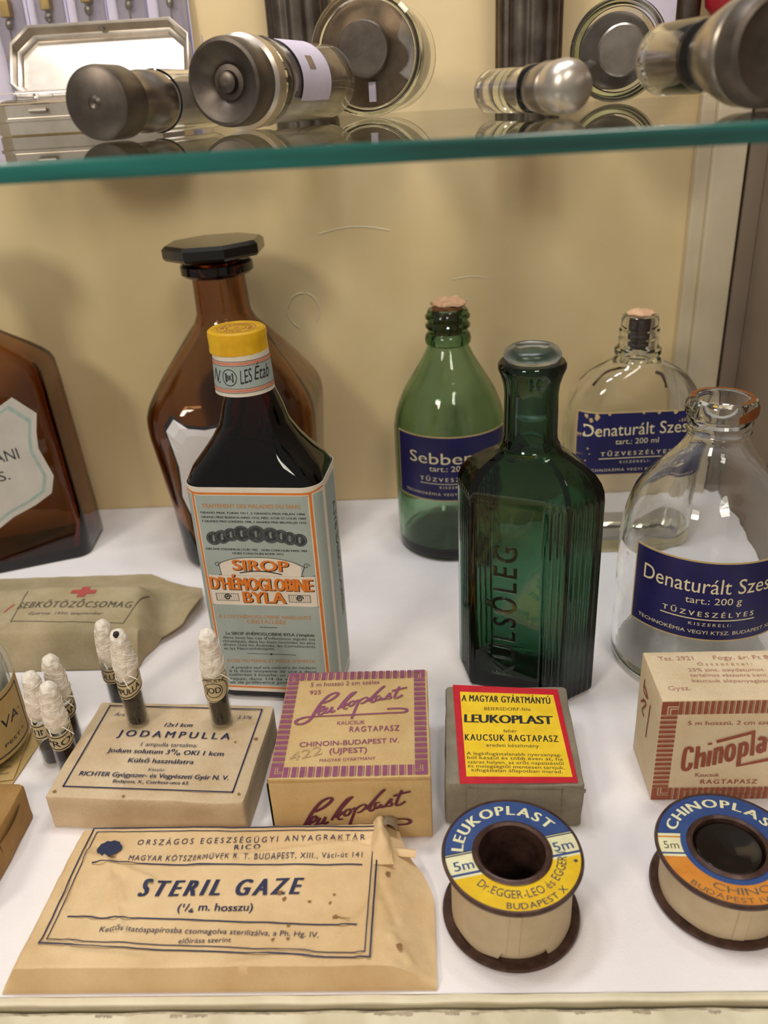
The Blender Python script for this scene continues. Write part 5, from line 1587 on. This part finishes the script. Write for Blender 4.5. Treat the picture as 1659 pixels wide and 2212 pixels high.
ampoule(1, (-13.35, 28.3, 0), 20, 'gauze-tipped iodine ampoule behind the buff box, rearmost of the ampoules', 1.55, txt='OLUTIO')
ampoule(0, (-11.45, 25.38, JH + 0.03), -8, 'gauze-tipped iodine ampoule with a dark spot on its tip, standing on the buff box', 1.35, txt='AMPULLA')
ampoule(0, (-8.08, 25.25, JH + 0.03), -14, 'gauze-tipped iodine ampoule with a round label, on the right of the buff box lid', 1.35, kind=1)
ampoule(0, (-14.62, 26.0, 0), 30, 'gauze-tipped iodine ampoule leaning behind the pair left of the buff box', 1.5, txt='JODAMP')
ampoule(0, (-15.0, 24.95, 0), 0, 'gauze-tipped iodine ampoule touching the label of the jar, leftmost ampoule', 0.9, txt='NTINC')
ampoule(0, (-14.08, 24.3, 0), 25, 'half-empty gauze-tipped iodine ampoule pressed against the left side of the buff box', 0.9, txt='PROF')
m = MB()
m.loft([[(0.10 * cos(a), 0.05 + 0.10 * sin(a) - 0.26, 4.22 + JH - 0.20 + z) for a in [2 * pi * j / 14 for j in range(14)]] for z in (0.0, 0.16)])
am = [o_ for o_ in bpy.data.objects if o_.name.startswith('iodine_ampoule') and 'dark spot' in o_.get('label', '')][0]
obj('exposed_tip', MB().lathe([(0.11, 4.20), (0.13, 4.30), (0.09, 4.40), (0.02, 4.43)], 16, cx=0.03, cy=-0.16), 'black', am)['label'] = 'dark glass tip showing through the gauze'


# ------------------------------------------------------------------ things on the glass shelf
def lying(name, label, cat, x, y, r, dx, dy, group=None):
    """a thing lying on the shelf: its own +y runs along (dx, dy); its axis is at height r"""
    return thing(name, label, cat, (x, y, ZT + 0.002), math.degrees(math.atan2(-dx, dy)), group)


def along(prof, n=56, zc=0.0, cap0=True, cap1=True, cx=0.0):
    """lathe about the thing's own y axis; prof = (radius, y)"""
    return MB().loft([[(cx + r * cos(2 * pi * j / n), y, zc + r * sin(2 * pi * j / n)) for j in range(n)] for r, y in prof], cap0, cap1)


GS = 'old glass and metal syringes lying on the shelf'
# A: dark end cap, metal collar, glass barrel
t = lying('syringe', 'syringe with a plain dull round metal end, leftmost on the glass shelf', 'syringe', -8.5, 25.0, 1.0, 0.75, 3.3, GS)
obj('end_cap', along([(0.02, -0.02), (0.12, -0.06), (0.2, 0.0), (0.82, 0.02), (0.93, 0.08), (0.96, 0.25), (0.96, 1.2), (0.9, 1.3)], zc=0.97), 'steel_dark', t)
obj('collar', along([(0.8, 1.25), (0.8, 2.4), (0.86, 2.5), (0.86, 3.3), (0.78, 3.4)], zc=0.97), 'steel', t)
obj('barrel', along([(0.72, 3.3), (0.9, 3.45), (0.9, 7.2), (0.8, 7.3), (0.8, 3.5), (0.62, 3.35)], zc=0.97), 'g_thin', t)
obj('plunger', along([(0.70, 5.2), (0.74, 5.3), (0.74, 6.9), (0.70, 7.0)], zc=0.97), 'steel', t)
# B: stepped round metal end, glass barrel, paper label
t = lying('syringe', 'syringe with a concentric ringed metal end and a white paper label on its barrel', 'syringe', -5.65, 28.5, 1.4, 1.6, 5.0, GS)
obj('end_cap', along([(0.02, 0.22), (0.18, 0.2), (0.3, 0.26), (0.34, 0.42), (0.5, 0.44), (0.62, 0.3), (0.98, 0.14), (1.12, 0.06), (1.22, 0.1), (1.27, 0.3), (1.27, 1.1), (1.2, 1.25)], zc=1.38), 'steel_dark', t)
obj('collar', along([(1.12, 1.0), (1.38, 1.2), (1.38, 1.7), (1.15, 1.9)], zc=1.38), 'nickel', t)
obj('barrel', along([(1.1, 1.8), (1.32, 1.95), (1.36, 2.4), (1.28, 2.6), (1.28, 8.0), (1.15, 8.1), (1.15, 2.5), (1.0, 1.9)], zc=1.38), 'g_thin', t)
obj('plunger', along([(1.02, 2.6), (1.08, 2.7), (1.08, 7.5), (1.0, 7.6)], zc=1.38), 'steel', t)
lb = MB()
lb.loft([[(1.30 * cos(-0.5 + 1.8 * k / 20), y, 1.38 + 1.30 * sin(-0.5 + 1.8 * k / 20)) for k in range(21)] + [(1.315 * cos(1.3 - 1.8 * k / 20), y, 1.38 + 1.315 * sin(1.3 - 1.8 * k / 20)) for k in range(21)] for y in (3.2, 5.6)])
lb = obj('label', lb, 'card', t)
m = MB()
m.grid(6, 1, lambda a, b: (1.322 * cos(0.25 + 0.35 * a), 3.9 + 0.5 * b, 1.38 + 1.322 * sin(0.25 + 0.35 * a)))
ink('printed_mark', m, 'faded', lb)
# C: the big one, plunger disc inside a broad glass flange
t = lying('syringe', 'largest syringe, a broad round flange seen end-on with a dark plunger disc', 'syringe', -1.62, 38.3, 2.35, 0.17, 1.0, GS)
zc = 2.33
obj('plunger_disc', along([(0.02, -0.5), (0.98, -0.5), (1.04, -0.42), (1.04, -0.28), (0.9, -0.24), (0.3, -0.22), (0.3, 0.7)], zc=zc + 0.15), 'steel_dark', t)
obj('end_plate', along([(0.25, 0.3), (1.9, 0.3), (2.0, 0.36), (2.0, 0.9), (1.9, 1.0)], zc=zc), 'bronze', t)
obj('glass_flange', along([(1.98, 0.05), (2.12, -0.02), (2.3, 0.06), (2.33, 0.3), (2.28, 0.6), (2.15, 0.75), (2.1, 0.95), (2.22, 1.1), (2.22, 4.6), (1.6, 5.2), (0.9, 5.5), (0.8, 5.4), (1.5, 5.05), (2.08, 4.5), (2.08, 1.1), (2.02, 0.9), (2.02, 0.2)], zc=zc), 'g_thin', t)
obj('nozzle', along([(0.9, 5.3), (0.9, 6.6), (0.72, 6.65), (0.72, 7.6), (0.5, 7.7)], zc=zc), 'rubber', t)
m = MB().box(0.05, 0.33, -0.02, 0.28, zc - 1.75, zc - 1.02)
o = obj('paper_tab', m, 'card', t, smooth=0)
o['label'] = 'small white paper tab on the flange'
# D: small polished syringe
t = lying('syringe', 'smallest syringe, rounded shiny metal end, right of the gap in the row', 'syringe', 4.22, 23.9, 0.7, -0.62, 1.6, GS)
obj('end_cap', along([(0.05, -0.22), (0.3, -0.2), (0.52, -0.08), (0.64, 0.14), (0.68, 0.4), (0.66, 0.7), (0.5, 0.85)], zc=0.7), 'nickel', t)
obj('collar', along([(0.5, 0.8), (0.62, 0.9), (0.66, 1.2), (0.6, 1.5), (0.46, 1.6)], zc=0.7), 'steel', t)
obj('barrel', along([(0.45, 1.5), (0.60, 1.7), (0.64, 2.0), (0.6, 2.3), (0.6, 4.6), (0.3, 4.8), (0.5, 4.5), (0.5, 1.8)], zc=0.7), 'g_thin', t)
obj('plunger', along([(0.44, 2.2), (0.46, 4.2)], zc=0.7), 'steel', t)
# E: glass barrel seen end-on
t = lying('syringe', 'clear glass syringe barrel seen end-on with a grey plunger inside', 'syringe', 8.75, 39.3, 1.96, 0.12, 1.0, GS)
zc = 1.97
obj('barrel', along([(1.55, 0.12), (1.62, 0.0), (1.85, -0.02), (1.95, 0.08), (1.95, 0.4), (1.82, 0.55), (1.78, 0.8), (1.78, 5.5), (0.8, 6.4), (0.6, 6.3), (1.6, 5.3), (1.6, 0.7), (1.55, 0.4)], zc=zc), 'g_thin', t)
obj('piston', along([(1.30, 1.2), (1.46, 1.25), (1.46, 5.0), (1.3, 5.1)], zc=zc), 'steel_dark', t)
obj('plunger_disc', along([(0.02, -0.1), (0.9, -0.1), (0.98, -0.02), (0.98, 0.2), (0.4, 0.3), (0.4, 1.2)], zc=zc - 0.02, cx=0.12), 'steel', t)
# F: large metal syringe cut by the right edge
t = lying('syringe', 'large dull metal syringe with a cone neck, cut by the right edge', 'syringe', 8.1, 20.9, 1.12, -0.55, 2.0, GS)
zc = 1.22
obj('end_cap', along([(0.02, 0.14), (0.5, 0.12), (0.88, 0.04), (1.0, -0.02), (1.12, 0.06), (1.2, 0.3), (1.2, 0.55), (1.05, 0.75)], zc=zc), 'steel_dark', t)
obj('collar', along([(1.0, 0.7), (1.12, 0.8), (1.16, 1.1), (0.95, 1.8), (0.72, 2.4), (0.6, 2.5)], zc=zc), 'steel', t)
obj('barrel', along([(0.55, 2.4), (0.82, 2.6), (0.86, 3.0), (0.86, 4.6), (0.4, 5.1), (0.3, 4.9), (0.74, 4.5), (0.74, 2.8)], zc=zc), 'g_thin', t)
obj('plunger', along([(0.66, 2.9), (0.7, 3.0), (0.7, 4.3), (0.6, 4.4)], zc=zc), 'steel', t)

# instrument tin with its lid open
t = thing('instrument_tin', 'open eight-sided nickel instrument tin at the left end of the glass shelf', 'tin', (-14.75, 43.2, ZT), 2)
def octo(a, b, c, z):
    return [(a, -b + c, z), (a, b - c, z), (a - c, b, z), (-a + c, b, z), (-a, b - c, z), (-a, -b + c, z), (-a + c, -b, z), (a - c, -b, z)]
m = MB().loft([octo(4.2, 1.75, 0.8, 0.0), octo(4.3, 1.85, 0.85, 0.06), octo(4.3, 1.85, 0.85, 0.55), octo(4.38, 1.93, 0.86, 0.6), octo(4.38, 1.93, 0.86, 0.72), octo(4.3, 1.85, 0.85, 0.76), octo(4.3, 1.85, 0.85, 1.25),
                octo(4.36, 1.9, 0.86, 1.3), octo(4.3, 1.84, 0.84, 1.35), octo(4.2, 1.74, 0.8, 1.3), octo(4.2, 1.74, 0.8, 0.12)])
bd = obj('tin_base', m, 'nickel', t, smooth=30)
m = MB()
m.tube([(-2.35 + 0.1 * k, -1.97, 1.02) for k in range(9)], 0.1, 10)
obj('latch', m, 'steel', bd)
ld = bpy.data.objects.new('tin_lid', None)
m = MB().loft([octo(4.2, 1.75, 0.8, 0.0), octo(4.28, 1.83, 0.84, 0.05), octo(4.3, 1.85, 0.85, 0.75), octo(4.36, 1.9, 0.86, 0.8), octo(4.3, 1.84, 0.84, 0.84), octo(4.22, 1.76, 0.82, 0.78), octo(4.16, 1.7, 0.8, 0.30), octo(4.02, 1.56, 0.74, 0.22), octo(3.95, 1.5, 0.72, 0.10)])
m.xf(lambda x, y, z: (x, y + 1.85, z))
COL.objects.unlink(ld) if ld.name in COL.objects else None
bpy.data.objects.remove(ld)
ld = obj('tin_lid', m, 'nickel', t, loc=(0, 1.95, 1.12), rot=(radians(60), 0, 0), smooth=30)
kb = MB().lathe([(0.16, 0.0), (0.17, 0.06), (0.12, 0.13), (0.03, 0.16)], 20)
kb.xf(lambda x, y, z: (x + 0.1, 3.62 - z, 0.50 + y))
obj('lid_stud', kb, 'steel', ld)
rg = random.Random(12)
for k, (x, y, rz, l, lbl) in enumerate(((-17.0, 42.4, 80, 3.2, 'thin glass tube lying in the open instrument tin, left one'), (-15.2, 42.2, 100, 2.6, 'thin glass tube lying in the open instrument tin, middle one'), (-13.6, 42.5, 72, 3.4, 'thin glass tube lying in the open instrument tin, right one'))):
    g = thing('glass_tube', lbl, 'tube', (x, y, ZT + 1.36), rz)
    obj('tube_body', along([(0.16, 0.0), (0.24, 0.05), (0.24, l), (0.18, l + 0.02), (0.18, 0.1)], 20, 0.24, cx=0), 'g_thin', g)

# card of needles standing against the back wall
t = thing('needle_card', 'lilac card of hypodermic needles in clear pockets, at the top left corner', 'card', (-14.6, 47.6, ZT), 0)
LEAN = lambda x, y, z: (x, y + 0.06 * z - 0.1, z)
cb = obj('backing_card', MB().box(-8.0, 3.95, -0.03, 0.03, 0, 9.5).xf(LEAN), 'card', t, smooth=0)
m = MB()
for k in range(5):
    x = -4.15 + k * 2.0
    m.add([LEAN(x - 0.03, -0.035, 0.2), LEAN(x + 0.03, -0.035, 0.2), LEAN(x + 0.03, -0.035, 9), LEAN(x - 0.03, -0.035, 9)], [(0, 1, 2, 3)])
    m.add([LEAN(x + 0.55, -0.035, 0.2), LEAN(x + 0.59, -0.035, 0.2), LEAN(x + 0.59, -0.035, 4), LEAN(x + 0.55, -0.035, 4)], [(0, 1, 2, 3)])
ink('printed_rule', m, 'lilac_line', cb)
for k in range(5):
    x = -5.1 + k * 2.05
    dz = (0.40, 0.62, 0.82, 0.92, 0.92)[k]
    nd = MB().lathe([(0.045, 1.0), (0.05, 4.35 + dz)], 10)
    nd.xf(lambda a, b, c: LEAN(a + x, b - 0.32, c))
    nd = obj('needle', nd, 'steel', t)
    hb = MB().lathe([(0.06, 4.3 + dz), (0.14, 4.34 + dz), (0.20, 4.5 + dz), (0.16, 4.68 + dz), (0.10, 4.75 + dz), (0.16, 4.85 + dz)], 20)
    hb.xf(lambda a, b, c: LEAN(a + x, b - 0.32, c))
    obj('hub_ball', hb, 'steel', nd)
    hb = MB().box(-0.24, 0.24, -0.24, 0.24, 4.84 + dz, 5.6 + dz)
    hb.xf(lambda a, b, c: LEAN(a + x, b - 0.32, c))
    obj('hub_block', hb, 'brass', nd, smooth=0, bevel=0.04)
    pk = MB()
    sec = lambda z, sc_: [LEAN(x + 0.75 * sc_ * cos(pi * j / 12), -0.045 - 0.70 * sc_ * sin(pi * j / 12), z) for j in range(13)]
    sec2 = lambda z, sc_: [LEAN(x + 0.71 * sc_ * cos(pi - pi * j / 12), -0.045 - 0.66 * sc_ * sin(pi - pi * j / 12), z) for j in range(13)]
    pk.loft([sec(z, s_) + sec2(z, s_) for z, s_ in ((0.3, 0.9), (3.5, 0.9), (4.2, 1.0), (6.5, 1.0), (9.2, 0.9))])
    obj('clear_pocket', pk, 'plastic', t)

# two fluted steel cases standing at the back
for k, (x, lbl) in enumerate(((-5.05, 'fluted steel case standing behind the ringed syringe'), (5.95, 'fluted steel case standing between the big flange and the glass barrel'))):
    t = thing('steel_case', lbl, 'case', (x, 46.3, ZT), 8 * k)
    n = 160
    ring = lambda r, z: [((r - 0.13 * (0.5 + 0.5 * cos(10 * a)) ** 3) * cos(a), (r - 0.13 * (0.5 + 0.5 * cos(10 * a)) ** 3) * sin(a), z) for a in [2 * pi * j / n for j in range(n)]]
    obj('case_body', MB().loft([ring(1.5, 0), ring(1.6, 0.1), ring(1.62, 8.0), ring(1.5, 8.1)]), 'steel_dark', t)
    obj('case_lid', MB().lathe([(1.6, 8.08), (1.68, 8.12), (1.68, 9.3), (1.5, 9.5), (0.1, 9.55)], 64), 'steel', t)

# instrument hanging on the back wall with a paper tag and a red bulb
t = thing('hanging_instrument', 'dark steel instrument with a white paper tag, hanging at the top right', 'instrument', (13.6, 47.0, 25.2), 0)
obj('shaft', MB().lathe([(0.35, 0.1), (0.5, 0.0), (0.62, 0.3), (0.62, 5.0), (0.4, 5.2)], 32), 'steel_dark', t)
obj('wall_hook', MB().tube([(0, 0.0, 4.6), (0, 0.8, 4.7), (0, 1.26, 4.9)], 0.12, 10), 'steel_dark', t)
o = obj('paper_tag', MB().grid(8, 8, lambda a, b: (-2.6 + 1.9 * a, -0.66 - 0.12 * sin(pi * a), 0.1 - 0.35 * a * (1 - b) + 3.2 * b)), 'card', t)
o['label'] = 'white paper tag'
t = thing('rubber_bulb', 'red rubber bulb hanging on the back wall at the top right', 'bulb', (15.1, 46.6, 25.9), 0)
obj('bulb_body', MB().lathe([(0.05, -0.3), (0.4, -0.2), (0.75, 0.2), (0.85, 0.8), (0.75, 1.4), (0.45, 1.9), (0.25, 2.2), (0.25, 3.0)], 40), 'red_rubber', t)
obj('wall_hook', MB().tube([(0, 0.0, 2.8), (0, 0.5, 2.9), (0, 0.98, 3.0)], 0.1, 10), 'steel_dark', t)
